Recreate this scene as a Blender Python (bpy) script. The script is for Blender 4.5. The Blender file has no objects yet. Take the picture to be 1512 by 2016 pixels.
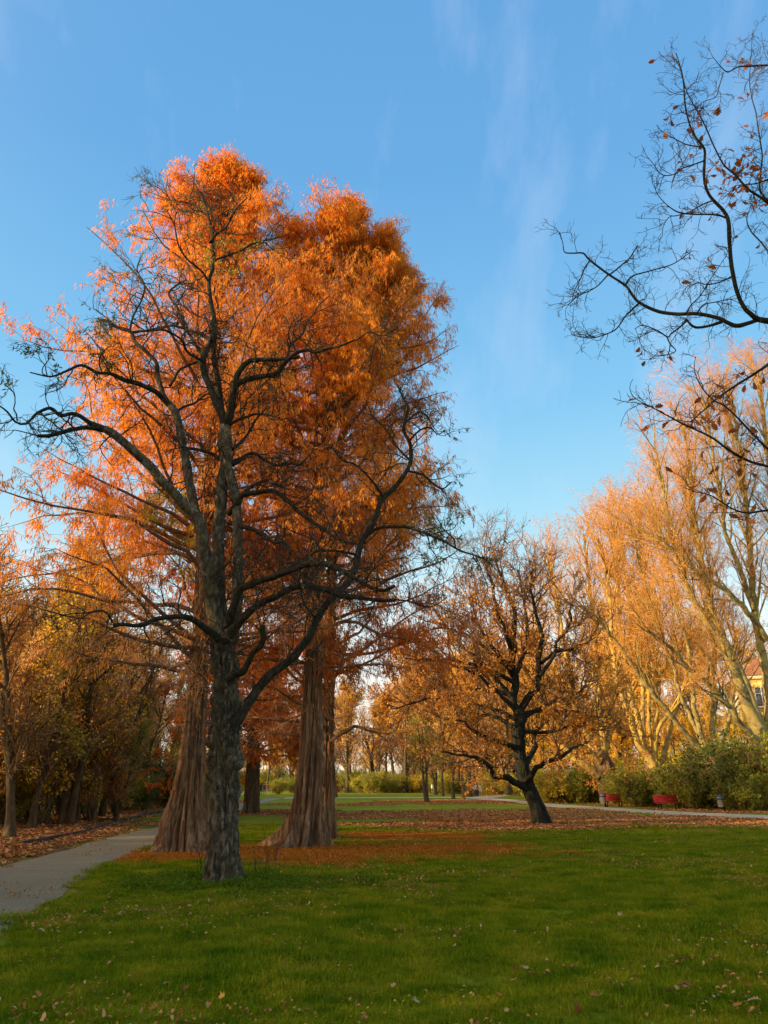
import bpy, math, random
import numpy as np
from math import radians as R, sin, cos, tan, pi
sc = bpy.context.scene
col = sc.collection
# ------------------------------------------------------------------ camera
EYE = 1.6
PITCH = R(19.46)
FPX = 1514.0                      # focal length in pixels of the 1512 x 2016 photograph
cam_d = bpy.data.cameras.new('camera'); cam = bpy.data.objects.new('camera', cam_d); col.objects.link(cam)
cam.location = (0, 0, EYE); cam.rotation_euler = (pi/2 + PITCH, 0, 0)
cam_d.sensor_fit = 'VERTICAL'; cam_d.sensor_height = 36; cam_d.lens = 36*FPX/2016
cam_d.clip_start = .05; cam_d.clip_end = 3000
sc.camera = cam
# ------------------------------------------------------------------ sky, sun, exposure
SUN_EL = R(12.0)
SUN_DIR = np.array([-.93, -.36, 0.]); SUN_DIR /= np.linalg.norm(SUN_DIR)
TO_SUN = np.array([SUN_DIR[0]*cos(SUN_EL), SUN_DIR[1]*cos(SUN_EL), sin(SUN_EL)])
world = bpy.data.worlds.new('World'); sc.world = world; world.use_nodes = True
wn, wl = world.node_tree.nodes, world.node_tree.links
wn.clear()
out = wn.new('ShaderNodeOutputWorld'); bg = wn.new('ShaderNodeBackground')
sky = wn.new('ShaderNodeTexSky'); sky.sky_type = 'NISHITA'; sky.sun_disc = False
sky.sun_elevation = SUN_EL; sky.sun_rotation = math.atan2(SUN_DIR[0], SUN_DIR[1])
sky.altitude = 50; sky.air_density = 1.0; sky.dust_density = .6; sky.ozone_density = 1.6
SKY = 0.13
bg.inputs['Strength'].default_value = SKY
geo = wn.new('ShaderNodeTexCoord')
sep = wn.new('ShaderNodeSeparateXYZ'); wl.new(geo.outputs['Generated'], sep.inputs[0])
# clear autumn air: a deep clean blue overhead that pales to cream at the horizon, all the way round
ramp = wn.new('ShaderNodeValToRGB'); wl.new(sep.outputs['Z'], ramp.inputs[0])
def stops(r, lst):
    e = r.color_ramp.elements
    while len(e) > 1: e.remove(e[-1])
    for i, (p, c) in enumerate(lst):
        x = e[0] if i == 0 else e.new(p)
        x.position = p; x.color = (*c, 1)
stops(ramp, [(0.0, (1.0, .84, .62)), (.10, (.98, .90, .78)), (.19, (.72, .86, .86)), (.30, (.38, .68, .82)), (.46, (.20, .50, .78)), (.68, (.125, .36, .68)), (1.0, (.10, .29, .60))])
mulr = wn.new('ShaderNodeVectorMath'); mulr.operation = 'SCALE'; mulr.inputs['Scale'].default_value = .79/SKY
wl.new(ramp.outputs[0], mulr.inputs[0])
mixs = wn.new('ShaderNodeMix'); mixs.data_type = 'RGBA'; mixs.inputs['Factor'].default_value = .9
wl.new(sky.outputs[0], mixs.inputs['A']); wl.new(mulr.outputs[0], mixs.inputs['B'])
# a few thin cirrus veils
mp = wn.new('ShaderNodeMapping'); mp.inputs['Rotation'].default_value = (0, 0, .35); mp.inputs['Scale'].default_value = (5.0, 1.5, 2.2)
wl.new(geo.outputs['Generated'], mp.inputs[0])
cn = wn.new('ShaderNodeTexNoise'); cn.inputs['Scale'].default_value = 1.5; cn.inputs['Detail'].default_value = 8; cn.inputs['Roughness'].default_value = .58
wl.new(mp.outputs[0], cn.inputs['Vector'])
cr = wn.new('ShaderNodeValToRGB'); wl.new(cn.outputs['Fac'], cr.inputs[0]); stops(cr, [(.50, (0, 0, 0)), (.80, (.34, .34, .34))])
mixc = wn.new('ShaderNodeMix'); mixc.data_type = 'RGBA'
wl.new(cr.outputs[0], mixc.inputs['Factor']); wl.new(mixs.outputs['Result'], mixc.inputs['A'])
mixc.inputs['B'].default_value = (.52/SKY, .57/SKY, .69/SKY, 1)
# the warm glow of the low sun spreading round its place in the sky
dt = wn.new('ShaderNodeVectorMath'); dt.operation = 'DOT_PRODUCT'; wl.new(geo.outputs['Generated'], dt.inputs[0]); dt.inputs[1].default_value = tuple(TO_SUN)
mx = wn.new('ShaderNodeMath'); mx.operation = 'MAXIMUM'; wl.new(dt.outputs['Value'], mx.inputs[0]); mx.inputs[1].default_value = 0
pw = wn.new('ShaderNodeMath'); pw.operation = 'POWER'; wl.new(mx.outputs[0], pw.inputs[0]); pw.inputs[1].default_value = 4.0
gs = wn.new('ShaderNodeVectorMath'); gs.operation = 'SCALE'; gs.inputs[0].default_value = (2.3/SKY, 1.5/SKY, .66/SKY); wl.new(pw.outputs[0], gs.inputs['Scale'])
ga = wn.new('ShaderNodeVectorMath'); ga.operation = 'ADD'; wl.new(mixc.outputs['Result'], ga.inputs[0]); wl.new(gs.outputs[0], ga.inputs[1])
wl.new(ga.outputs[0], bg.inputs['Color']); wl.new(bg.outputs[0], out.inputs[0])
sd = bpy.data.lights.new('sun', 'SUN'); sd.energy = 5.0; sd.angle = R(.6); sd.color = (1, .76, .43)
so = bpy.data.objects.new('sun', sd); col.objects.link(so)
from mathutils import Vector, Matrix
so.rotation_euler = Vector(TO_SUN).to_track_quat('Z', 'Y').to_euler()
sc.view_settings.view_transform = 'Standard'; sc.view_settings.look = 'None'
sc.view_settings.exposure = 0.65; sc.view_settings.gamma = 1; sc.view_settings.use_curve_mapping = False
sc.cycles.max_bounces = 5; sc.cycles.diffuse_bounces = 3; sc.cycles.transmission_bounces = 3; sc.cycles.transparent_max_bounces = 4
sc.cycles.caustics_reflective = False; sc.cycles.caustics_refractive = False
# ------------------------------------------------------------------ helpers
SP, CP = sin(PITCH), cos(PITCH)
def P(px, py, Y):
    """point at forward distance Y (metres) on the ray of photo pixel (px, py)"""
    u = (px-756)/FPX; v = (1008-py)/FPX
    s = Y/(CP-SP*v)
    return np.array([u*s, Y, EYE+s*(SP+CP*v)])
def G(px, py):
    """ground point seen at photo pixel"""
    u = (px-756)/FPX; v = (1008-py)/FPX
    s = -EYE/(SP+CP*v)
    return np.array([u*s, s*(CP-SP*v), 0.])
def mpp(py, Y):
    """metres per photo pixel at that row and distance"""
    return Y/(CP-SP*(1008-py)/FPX)/FPX
def pin(p):
    """project world points (N,3) to photo pixels"""
    x, y, z = p[:, 0], p[:, 1], p[:, 2]-EYE
    f = y*CP+z*SP; up = -y*SP+z*CP
    f = np.where(f < .05, .05, f)
    return 756+FPX*x/f, 1008-FPX*up/f
def rng_(s): return np.random.default_rng(s)
def norm(v): return v/np.maximum(np.linalg.norm(v, axis=-1, keepdims=True), 1e-9)
def _h(ix, iy, iz, s):
    h = (ix*374761393 + iy*668265263 + iz*1274126177 + s*974634777) & 0x7fffffff
    h = ((h ^ (h >> 13))*1274126177) & 0x7fffffff
    return ((h ^ (h >> 16)) & 0xffff)/65535.
def vn(p, s=0):
    i = np.floor(p).astype(np.int64); f = p-i; u = f*f*(3-2*f)
    r = 0
    for a in (0, 1):
        for b in (0, 1):
            for c in (0, 1):
                w = (u[..., 0] if a else 1-u[..., 0])*(u[..., 1] if b else 1-u[..., 1])*(u[..., 2] if c else 1-u[..., 2])
                r = r + w*_h(i[..., 0]+a, i[..., 1]+b, i[..., 2]+c, s)
    return r*2-1
def fbm(p, s=0, o=3):
    r = 0; a = 1; t = 0
    for k in range(o): r = r+a*vn(p*2.**k, s+k); t += a; a *= .5
    return r/t
# ---- mesh
def mesh(name, parts, mats, smooth=False):
    """parts: list of (verts (N,3), faces (F,k), material index)"""
    parts = [p for p in parts if len(p[0])]
    V = np.concatenate([p[0] for p in parts]).astype(np.float32)
    me = bpy.data.meshes.new(name)
    me.vertices.add(len(V)); me.vertices.foreach_set('co', V.ravel())
    idx = []; ls = []; mi = []; off = 0; lo = 0
    for v, f, m in parts:
        f = np.asarray(f); k = f.shape[1]
        idx.append((f+off).ravel()); ls.append(lo+np.arange(len(f))*k); mi.append(np.full(len(f), m)); off += len(v); lo += f.size
    idx = np.concatenate(idx).astype(np.int32); ls = np.concatenate(ls).astype(np.int32); mi = np.concatenate(mi).astype(np.int32)
    me.loops.add(len(idx)); me.loops.foreach_set('vertex_index', idx)
    me.polygons.add(len(ls)); me.polygons.foreach_set('loop_start', ls)
    me.polygons.foreach_set('material_index', mi)
    if smooth: me.polygons.foreach_set('use_smooth', np.ones(len(ls), bool))
    for m in (mats if isinstance(mats, (list, tuple)) else [mats]): me.materials.append(m)
    me.update(calc_edges=True)
    return me
def link(name, data, parent=None, loc=None, **props):
    o = bpy.data.objects.new(name, data); col.objects.link(o)
    if parent is not None: o.parent = parent
    if loc is not None: o.location = loc
    for k, v in props.items(): o[k] = v
    return o
def thing(name, label, cat, loc=(0, 0, 0), rz=0, group=None):
    o = bpy.data.objects.new(name, None); col.objects.link(o); o.location = loc; o.rotation_euler = (0, 0, rz)
    o.empty_display_size = .3; o['label'] = label; o['category'] = cat
    if group: o['group'] = group
    return o
# ---- branches
def frames(pts):
    T = np.gradient(pts, axis=1) if pts.shape[1] > 1 else pts*0
    T = norm(T); m = norm(pts[:, -1]-pts[:, 0])
    ref = np.where(np.abs(m[:, 2:3]) < .8, np.array([[0, 0, 1.]]), np.array([[1., 0, 0]]))
    N = norm(np.cross(T, ref[:, None, :])); B = np.cross(T, N)
    return T, N, B
def tubes(pts, rad, k=3):
    """pts (N,S,3) rad (N,S) -> verts, quads; branch ends are left closed by a tiny radius"""
    n, s, _ = pts.shape
    T, N, B = frames(pts)
    a = np.arange(k)*2*pi/k
    ring = pts[:, :, None, :]+rad[:, :, None, None]*(np.cos(a)[None, None, :, None]*N[:, :, None, :]+np.sin(a)[None, None, :, None]*B[:, :, None, :])
    V = ring.reshape(-1, 3)
    b = (np.arange(n)*s*k)[:, None, None]+(np.arange(s-1)*k)[None, :, None]
    j = np.arange(k)[None, None, :]; j2 = (j+1) % k
    F = np.stack([b+j, b+j2, b+k+j2, b+k+j], -1).reshape(-1, 4)
    return V, F
def grow(rg, S, D, L, r0, r1, n=4, wob=.25, up=0., droop=0.):
    N = len(S); pts = np.zeros((N, n+1, 3)); pts[:, 0] = S; d = norm(D.copy())
    L = np.broadcast_to(L, (N,)); 
    for i in range(n):
        d = d+rg.normal(0, wob, (N, 3))
        d[:, 2] += up/n*2 - droop/n*2*(i/n)*2
        d = norm(d); pts[:, i+1] = pts[:, i]+d*(L/n)[:, None]
    t = np.linspace(0, 1, n+1)[None, :]
    r0 = np.broadcast_to(r0, (N,))[:, None]; r1 = np.broadcast_to(r1, (N,))[:, None]
    return pts, r0*(1-t)+r1*t
def spawn(rg, pts, rad, per, t0=.2, t1=1., ang=45, asd=12, upb=0., flat=0.):
    """children on parents: returns start, dir, parent index, t, parent radius there"""
    N, S, _ = pts.shape
    pi_ = np.repeat(np.arange(N), per) if np.isscalar(per) else np.repeat(np.arange(N), per)
    M = len(pi_)
    t = t0+(t1-t0)*rg.random(M)
    x = t*(S-1); i = np.minimum(x.astype(int), S-2); f = (x-i)[:, None]
    A, B = pts[pi_, i], pts[pi_, i+1]
    s = A*(1-f)+B*f; T = norm(B-A)
    r = rad[pi_, i]*(1-f[:, 0])+rad[pi_, i+1]*f[:, 0]
    q = rg.normal(0, 1, (M, 3)); q[:, 2] *= (1-flat)
    q = norm(q-(q*T).sum(1, keepdims=True)*T)
    a = np.radians(rg.normal(ang, asd, M))[:, None]
    d = T*np.cos(a)+q*np.sin(a); d[:, 2] += upb
    return s, norm(d), pi_, t, r
def resample(pl, step):
    pl = np.asarray(pl, float); pad = np.vstack([2*pl[0]-pl[1], pl, 2*pl[-1]-pl[-2]])
    o = []
    for i in range(1, len(pad)-2):
        a, b, c, d = pad[i-1], pad[i], pad[i+1], pad[i+2]
        m = max(1, int(round(np.linalg.norm((c-b)[:3])/step)))
        for k in range(m):
            t = k/m
            o.append(.5*((2*b)+(-a+c)*t+(2*a-5*b+4*c-d)*t*t+(-a+3*b-3*c+d)*t**3))
    o.append(pad[-2]); return np.array(o)
def trace(px, Y0, Y1, base, step=.12, wob=.0, seed=0, rs=1.):
    """traced limb: list of (px, py, radius_px); distance eases from Y0 to Y1. returns (M,4) local x,y,z,r"""
    n = len(px); d = [0]
    for i in range(1, n): d.append(d[-1]+math.hypot(px[i][0]-px[i-1][0], px[i][1]-px[i-1][1]))
    o = []
    r_a = None
    for i, q in enumerate(px):
        Y = Y0+(Y1-Y0)*d[i]/max(d[-1], 1e-6)
        o.append([*(P(q[0], q[1], Y)-base), rs*q[2]*mpp(q[1], Y)])
    c = resample(o, step)
    if wob:
        rg = rng_(seed+len(px)); ph = rg.random(3)*50
        for k in range(3): c[:, k] += wob*vn(np.stack([c[:, 0]*2.3+ph[k], c[:, 1]*2.3, c[:, 2]*2.3], 1), seed+k)*np.minimum(1, np.arange(len(c))/6)
    return c
def limb(c, k=10, bump=.0, fs=None, seed=0, furrow=0.):
    """single thick tube with lumps and furrows; c (M,4)"""
    pts = c[None, :, :3]; rad = np.maximum(c[None, :, 3], .002)
    T, N, B = frames(pts); a = np.arange(k)*2*pi/k
    s = np.concatenate([[0], np.cumsum(np.linalg.norm(np.diff(c[:, :3], axis=0), axis=1))])
    A, Sg = np.meshgrid(a, s); r = np.repeat(rad[0][:, None], k, 1)
    q = np.stack([np.cos(A)*1.2, np.sin(A)*1.2, Sg*3.], -1)
    m = 1+bump*fbm(q+seed*7.1, seed, 3)
    if furrow:
        q2 = np.stack([np.cos(A)*4, np.sin(A)*4, Sg*3.2], -1)
        m = m+furrow*(np.abs(fbm(q2+seed, seed+3, 2))*2-.5)
    rr = (r*m)[..., None]
    V = (c[:, None, :3]+rr*(np.cos(A)[..., None]*N[0][:, None, :]+np.sin(A)[..., None]*B[0][:, None, :])).reshape(-1, 3)
    n = len(c); b = (np.arange(n-1)*k)[:, None]; j = np.arange(k)[None, :]; j2 = (j+1) % k
    F = np.stack([b+j, b+j2, b+k+j2, b+k+j], -1).reshape(-1, 4)
    # end cap
    V = np.vstack([V, c[-1, :3]+T[0, -1]*c[-1, 3]*.3]); e = (n-1)*k
    C = np.array([[e+i, e+(i+1) % k, n*k] for i in range(k)])
    return [(V, F), (C,)], V, F, C
def limb_parts(c, **kw):
    _, V, F, C = limb(c, **kw)
    return V, F, C
def limb_mesh(name, c, mat, **kw):
    V, F, C = limb_parts(c, **kw)
    me = bpy.data.meshes.new(name)
    k = 4
    # two face groups over one vertex list
    nv = len(V); me.vertices.add(nv); me.vertices.foreach_set('co', V.astype(np.float32).ravel())
    idx = np.concatenate([F.ravel(), C.ravel()]).astype(np.int32)
    ls = np.concatenate([np.arange(len(F))*4, F.size+np.arange(len(C))*3]).astype(np.int32)
    me.loops.add(len(idx)); me.loops.foreach_set('vertex_index', idx)
    me.polygons.add(len(ls)); me.polygons.foreach_set('loop_start', ls)
    me.polygons.foreach_set('use_smooth', np.ones(len(ls), bool))
    me.materials.append(mat); me.update(calc_edges=True)
    return me
def as_batch(c, n=9):
    """sample a traced limb to n points so that twigs can spawn on it"""
    i = np.linspace(0, len(c)-1, n); a = i.astype(int); f = (i-a)[:, None]; b = np.minimum(a+1, len(c)-1)
    q = c[a]*(1-f)+c[b]*f
    return q[None, :, :3], q[None, :, 3]
# ---- leaves
def leaf_quads(rg, S, D, ln, wd, fold=.0):
    """diamond leaves: base S, axis D"""
    n = len(S); D = norm(D); q = rg.normal(0, 1, (n, 3)); q = norm(q-(q*D).sum(1, keepdims=True)*D)
    ln = np.broadcast_to(ln, (n,))[:, None]; wd = np.broadcast_to(wd, (n,))[:, None]
    m = S+D*ln*.5
    V = np.stack([S, m+q*wd*.5, S+D*ln, m-q*wd*.5], 1).reshape(-1, 3)
    F = np.arange(n*4).reshape(-1, 4)
    return V, F
def bbox_parts(cx, cy, cz, sx, sy, sz):
    x, y, z = sx/2, sy/2, sz/2
    V = np.array([[cx+a*x, cy+b*y, cz+c*z] for a in (-1, 1) for b in (-1, 1) for c in (-1, 1)])
    F = np.array([[0, 1, 3, 2], [4, 6, 7, 5], [0, 4, 5, 1], [2, 3, 7, 6], [0, 2, 6, 4], [1, 5, 7, 3]])
    return V, F
# ------------------------------------------------------------------ materials
def newmat(n):
    m = bpy.data.materials.new(n); m.use_nodes = True; t = m.node_tree; t.nodes.clear()
    o = t.nodes.new('ShaderNodeOutputMaterial'); return m, t.nodes, t.links, o
def nz(N, L, vec, scale, detail=4, rough=.55, dist=0):
    n = N.new('ShaderNodeTexNoise'); n.inputs['Scale'].default_value = scale; n.inputs['Detail'].default_value = detail
    n.inputs['Roughness'].default_value = rough; n.inputs['Distortion'].default_value = dist
    if vec is not None: L.new(vec, n.inputs['Vector'])
    return n.outputs['Fac']
def rampn(N, L, fac, lst):
    r = N.new('ShaderNodeValToRGB'); L.new(fac, r.inputs[0]); stops(r, lst); return r.outputs[0]
def mix(N, L, f, a, b, mode='MIX'):
    m = N.new('ShaderNodeMix'); m.data_type = 'RGBA'; m.blend_type = mode
    for s, v in (('Factor', f), ('A', a), ('B', b)):
        if isinstance(v, bpy.types.NodeSocket): L.new(v, m.inputs[s])
        else: m.inputs[s].default_value = v if s == 'Factor' else (*v, 1)
    return m.outputs['Result']
def mth(N, L, op, a, b=None, clamp=False):
    m = N.new('ShaderNodeMath'); m.operation = op; m.use_clamp = clamp
    for i, v in enumerate((a, b)):
        if v is None: continue
        if isinstance(v, bpy.types.NodeSocket): L.new(v, m.inputs[i])
        else: m.inputs[i].default_value = v
    return m.outputs[0]
def bark(name, cols, sxy=6, sz=1.2, bump=.6, dist=.02, rough=.9, moss=None, patch=None):
    m, N, L, o = newmat(name)
    tc = N.new('ShaderNodeTexCoord'); mp = N.new('ShaderNodeMapping'); L.new(tc.outputs['Object'], mp.inputs[0])
    mp.inputs['Scale'].default_value = (sxy, sxy, sz)
    f = nz(N, L, mp.outputs[0], 1.6, 7, .65, .4)
    c = rampn(N, L, f, [(.30, cols[0]), (.48, cols[1]), (.68, cols[2])])
    big = nz(N, L, tc.outputs['Object'], 1.3, 4)
    c = mix(N, L, mth(N, L, 'MULTIPLY', big, .5), c, cols[1])
    if patch:
        pf = rampn(N, L, nz(N, L, tc.outputs['Object'], patch[1], 5, .6, .8), [(.52, (0, 0, 0)), (.57, (1, 1, 1))])
        c = mix(N, L, pf, c, patch[0])
    if moss:
        mf = rampn(N, L, nz(N, L, tc.outputs['Object'], 2.6, 5, .7), [(.50, (0, 0, 0)), (.68, (.75, .75, .75))])
        c = mix(N, L, mf, c, moss)
    b = N.new('ShaderNodeBump'); b.inputs['Strength'].default_value = bump; b.inputs['Distance'].default_value = dist; L.new(f, b.inputs['Height'])
    p = N.new('ShaderNodeBsdfPrincipled'); L.new(c, p.inputs['Base Color']); p.inputs['Roughness'].default_value = rough
    p.inputs['Specular IOR Level'].default_value = .15
    L.new(b.outputs[0], p.inputs['Normal']); L.new(p.outputs[0], o.inputs[0]); return m
def leafmat(name, lst, trans=.4, nscale=.35, big=.5):
    """each leaf its own tone out of lst (random per island) shifted by a slow noise through the crown"""
    m, N, L, o = newmat(name)
    g = N.new('ShaderNodeNewGeometry'); tc = N.new('ShaderNodeTexCoord')
    f = nz(N, L, g.outputs['Position'], nscale, 3)
    f2 = mth(N, L, 'ADD', mth(N, L, 'MULTIPLY', g.outputs['Random Per Island'], 1-big), mth(N, L, 'MULTIPLY', mth(N, L, 'MULTIPLY', mth(N, L, 'SUBTRACT', f, .28), 2.2, True), big), True)
    n = len(lst)
    c = rampn(N, L, f2, [(i/(n-1), k) for i, k in enumerate(lst)])
    d = N.new('ShaderNodeBsdfDiffuse'); t = N.new('ShaderNodeBsdfTranslucent'); x = N.new('ShaderNodeMixShader')
    L.new(c, d.inputs[0]); L.new(c, t.inputs[0]); x.inputs[0].default_value = trans
    L.new(d.outputs[0], x.inputs[1]); L.new(t.outputs[0], x.inputs[2]); L.new(x.outputs[0], o.inputs[0]); return m
def flat(name, c, rough=.6, metal=0., var=.0, spec=.4):
    m, N, L, o = newmat(name); p = N.new('ShaderNodeBsdfPrincipled'); L.new(p.outputs[0], o.inputs[0])
    p.inputs['Roughness'].default_value = rough; p.inputs['Metallic'].default_value = metal; p.inputs['Specular IOR Level'].default_value = spec
    tc = N.new('ShaderNodeTexCoord'); f = nz(N, L, tc.outputs['Object'], 9, 4)
    L.new(mix(N, L, f, tuple(x*(1-var) for x in c), tuple(min(1, x*(1+var)) for x in c)), p.inputs['Base Color']); return m
M_locust = bark('furrowed locust bark', [(.010, .007, .004), (.095, .070, .045), (.38, .29, .19)], 8, 3.6, 1, .06, moss=(.10, .075, .028))
M_locust_limb = bark('dark limb bark', [(.010, .008, .006), (.030, .023, .015), (.09, .068, .042)], 9, 5, .8, .02, moss=(.04, .042, .02))
M_twig_dark = flat('dark twig bark', (.065, .048, .036), .9, var=.4, spec=.1)
M_twig_pink = flat('warm twig bark', (.44, .23, .11), .9, var=.3, spec=.1)
M_twig_gold = flat('pale tan twig bark', (.62, .29, .07), .9, var=.45, spec=.1)
M_twig_brown = flat('brown twig bark', (.28, .17, .075), .9, var=.35, spec=.1)
M_meta = bark('stringy red brown bark', [(.030, .013, .006), (.19, .095, .045), (.52, .31, .16)], 6.5, .4, .9, .05)
M_meta_limb = bark('red brown limb bark', [(.07, .035, .02), (.18, .10, .06), (.30, .18, .11)], 9, 2, .5, .02)
M_oak = bark('near black oak bark', [(.008, .007, .006), (.022, .019, .014), (.055, .046, .034)], 8, 2, .9, .03, moss=(.022, .03, .010))
M_plane = bark('plane bark', [(.24, .14, .035), (.44, .28, .065), (.70, .46, .10)], 2.2, 1.2, .3, .01, patch=((.25, .18, .08), 1.6))
M_plane_shade = bark('shaded plane bark', [(.16, .12, .04), (.30, .23, .08), (.46, .35, .12)], 2.2, 1.2, .3, .01, patch=((.16, .12, .06), 1.6))  # darker copy of the plane bark: shade from other trees put into the colour
M_plane_burl = bark('scaly plane butt bark', [(.045, .026, .014), (.16, .095, .05), (.32, .21, .12)], 5, 4, 1, .06)
M_wood = bark('woodland trunk bark', [(.030, .021, .012), (.09, .062, .033), (.19, .135, .07)], 5, 1.6, .6, .03, moss=(.06, .06, .02))
M_gold_leaf = leafmat('golden yellow leaves', [(.72, .32, .03), (.86, .48, .04), (.94, .64, .06), (.70, .52, .06)])
M_brown_leaf = leafmat('brown autumn leaves', [(.52, .21, .05), (.74, .33, .06), (.86, .46, .10), (.66, .38, .10)])
M_needle = leafmat('orange needle sprays', [(.66, .17, .025), (.88, .29, .032), (.97, .43, .05), (.93, .36, .04)], .55, .45, .45)
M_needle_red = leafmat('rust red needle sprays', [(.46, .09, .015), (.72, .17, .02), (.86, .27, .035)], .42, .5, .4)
M_needle_yel = leafmat('yellow green needle sprays', [(.40, .24, .02), (.52, .38, .04), (.30, .34, .05)], .42, .6, .3)
M_locust_leaf = leafmat('faded grey green leaflets', [(.09, .12, .045), (.16, .19, .07), (.30, .27, .10)], .35)
M_yg_leaf = leafmat('yellow green leaves', [(.28, .30, .03), (.50, .46, .05), (.76, .56, .05)], .4)
M_shrub = leafmat('green shrub leaves', [(.10, .14, .02), (.20, .24, .03), (.38, .36, .04), (.58, .44, .05)], .4, .5, .5)
M_shrub_dark = leafmat('deep green shrub leaves', [(.05, .085, .018), (.10, .14, .025), (.18, .20, .035)], .35, .5, .4)
M_shrub_gold = leafmat('bright yellow shrub leaves', [(.35, .30, .03), (.66, .46, .04), (.80, .55, .05)], .4, .6, .4)
M_oak_leaf = leafmat('dry oak leaves', [(.13, .025, .02), (.22, .045, .025), (.42, .14, .04), (.26, .05, .025)], .35, 3, .2)
M_litter = leafmat('fallen brown leaves', [(.20, .065, .022), (.44, .17, .055), (.62, .29, .10), (.72, .46, .22)], .15, .8, .3)
M_litter_needle = leafmat('fallen orange needles', [(.36, .10, .012), (.58, .19, .022), (.74, .32, .05)], .1, .8, .3)
M_litter_pale = leafmat('pale fallen leaves', [(.36, .19, .07), (.48, .29, .12), (.52, .34, .17)], .15, .8, .3)
M_grass = leafmat('grass blades', [(.035, .10, .006), (.12, .20, .007), (.24, .28, .010), (.40, .35, .016), (.54, .38, .05)], .4, 1.7, .6)
M_weed = leafmat('ground herb leaves', [(.07, .12, .008), (.12, .18, .012), (.18, .22, .02)], .3, 1.5, .4)
M_red = flat('red bench paint', (.55, .015, .02), .45, var=.15)
M_iron = flat('dark iron', (.02, .02, .022), .5, .6, .3)
M_zinc = flat('grey sheet metal', (.50, .44, .34), .45, .5, .25)
M_blue = flat('blue paint', (.04, .09, .17), .45, var=.2)
M_asph = None
# ------------------------------------------------------------------ ground, paths
def strip(L, Rr, z, step=1.0, wob=.06, seed=0):
    def rs(p):
        p = np.asarray(p); s = np.concatenate([[0], np.cumsum(np.linalg.norm(np.diff(p, axis=0), axis=1))])
        t = np.linspace(0, s[-1], 220); return np.stack([np.interp(t, s, p[:, k]) for k in range(2)], 1)
    a, b = rs(np.array(L)[:, :2]), rs(np.array(Rr)[:, :2])
    q = lambda p, sd: np.stack([vn(np.stack([p[:, 0]*1.7, p[:, 1]*1.7, p[:, 0]*0+sd], 1), sd), vn(np.stack([p[:, 0]*1.7, p[:, 1]*1.7, p[:, 0]*0+sd+9], 1), sd)], 1)*wob
    a = a+q(a, seed); b = b+q(b, seed+3)
    cols = 7
    V = np.concatenate([np.column_stack([a*(1-t)+b*t, np.full(len(a), z)]) for t in np.linspace(0, 1, cols)])
    n = len(a); F = np.array([[c*n+i, (c+1)*n+i, (c+1)*n+i+1, c*n+i+1] for c in range(cols-1) for i in range(n-1)])
    return V, F, a, b
LE = [G(*p) for p in [(0, 1708), (126, 1675), (176, 1660), (241, 1643), (312, 1628), (370, 1612), (404, 1600), (440, 1590), (485, 1580), (532, 1571)]]
RE = [G(*p) for p in [(0, 1846), (60, 1801), (100, 1776), (186, 1712), (241, 1688), (296, 1666), (360, 1642), (412, 1618), (450, 1603), (500, 1585), (556, 1572)]]
LE = [LE[0]+(LE[0]-LE[1])*4.5, LE[0]+(LE[0]-LE[1])*2]+LE
RE = [RE[0]+(RE[0]-RE[1])*10, RE[0]+(RE[0]-RE[1])*4]+RE
N1 = [G(*p) for p in [(1700, 1626), (1512, 1614), (1400, 1609), (1300, 1603.5), (1200, 1597), (1100, 1590), (1020, 1581.5), (960, 1575), (900, 1570.6), (760, 1571.0), (640, 1571.4), (560, 1572)]]
N2 = [G(*p) for p in [(1700, 1616), (1512, 1605.5), (1400, 1601), (1300, 1596), (1200, 1590), (1100, 1583.5), (1020, 1575.5), (965, 1570.5), (900, 1568.8), (760, 1569.6), (640, 1570.0), (560, 1570.4)]]
N3a = [G(*p) for p in [(955, 1572), (985, 1569), (1010, 1565.8), (1040, 1563.6)]]
N3b = [G(*p) for p in [(930, 1569), (970, 1566), (1005, 1563.6), (1040, 1562)]]
# regions, in metres on the ground: ((cx, cy, rx, ry), ...)
NEEDLE = [(-2.6, 20.6, 4.6, 3.3), (.6, 21.4, 4.4, 3.2), (1.0, 26.8, 4.2, 3.4), (-4.5, 19.2, 2.6, 2.0)]
LITTER = [(8.0, 37.5, 7.5, 5.5), (16, 38, 10, 7.5), (28, 37, 10, 7.0), (24, 51, 22, 5), (3, 45, 9.5, 6.5), (4.5, 33, 8, 3.8), (7, 76, 9, 9), (-5, 66, 5, 5), (34, 70, 20, 12), (-9, 48, 7, 5.5), (-14, 33, 4, 10)]
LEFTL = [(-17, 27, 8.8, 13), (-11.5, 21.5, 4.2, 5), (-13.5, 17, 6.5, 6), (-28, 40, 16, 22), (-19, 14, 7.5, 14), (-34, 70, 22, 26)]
def regmask(N, L, x, y, lst, nf, namp):
    best = None
    for cx, cy, rx, ry in lst:
        a = mth(N, L, 'DIVIDE', mth(N, L, 'SUBTRACT', x, cx), rx); b = mth(N, L, 'DIVIDE', mth(N, L, 'SUBTRACT', y, cy), ry)
        d = mth(N, L, 'SUBTRACT', 1.0, mth(N, L, 'SQRT', mth(N, L, 'ADD', mth(N, L, 'MULTIPLY', a, a), mth(N, L, 'MULTIPLY', b, b))))
        best = d if best is None else mth(N, L, 'MAXIMUM', best, d)
    return mth(N, L, 'ADD', best, mth(N, L, 'MULTIPLY', mth(N, L, 'SUBTRACT', nf, .5), namp))
def regnp(x, y, lst, seed, namp=.5):
    d = np.max([1-np.sqrt(((x-a)/c)**2+((y-b)/e)**2) for a, b, c, e in lst], axis=0)
    return d+namp*.5*fbm(np.stack([x*.5, y*.5, x*0+seed], -1), seed, 3)
m, N, L, o = newmat('lawn and leaf litter'); M_ground = m
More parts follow.
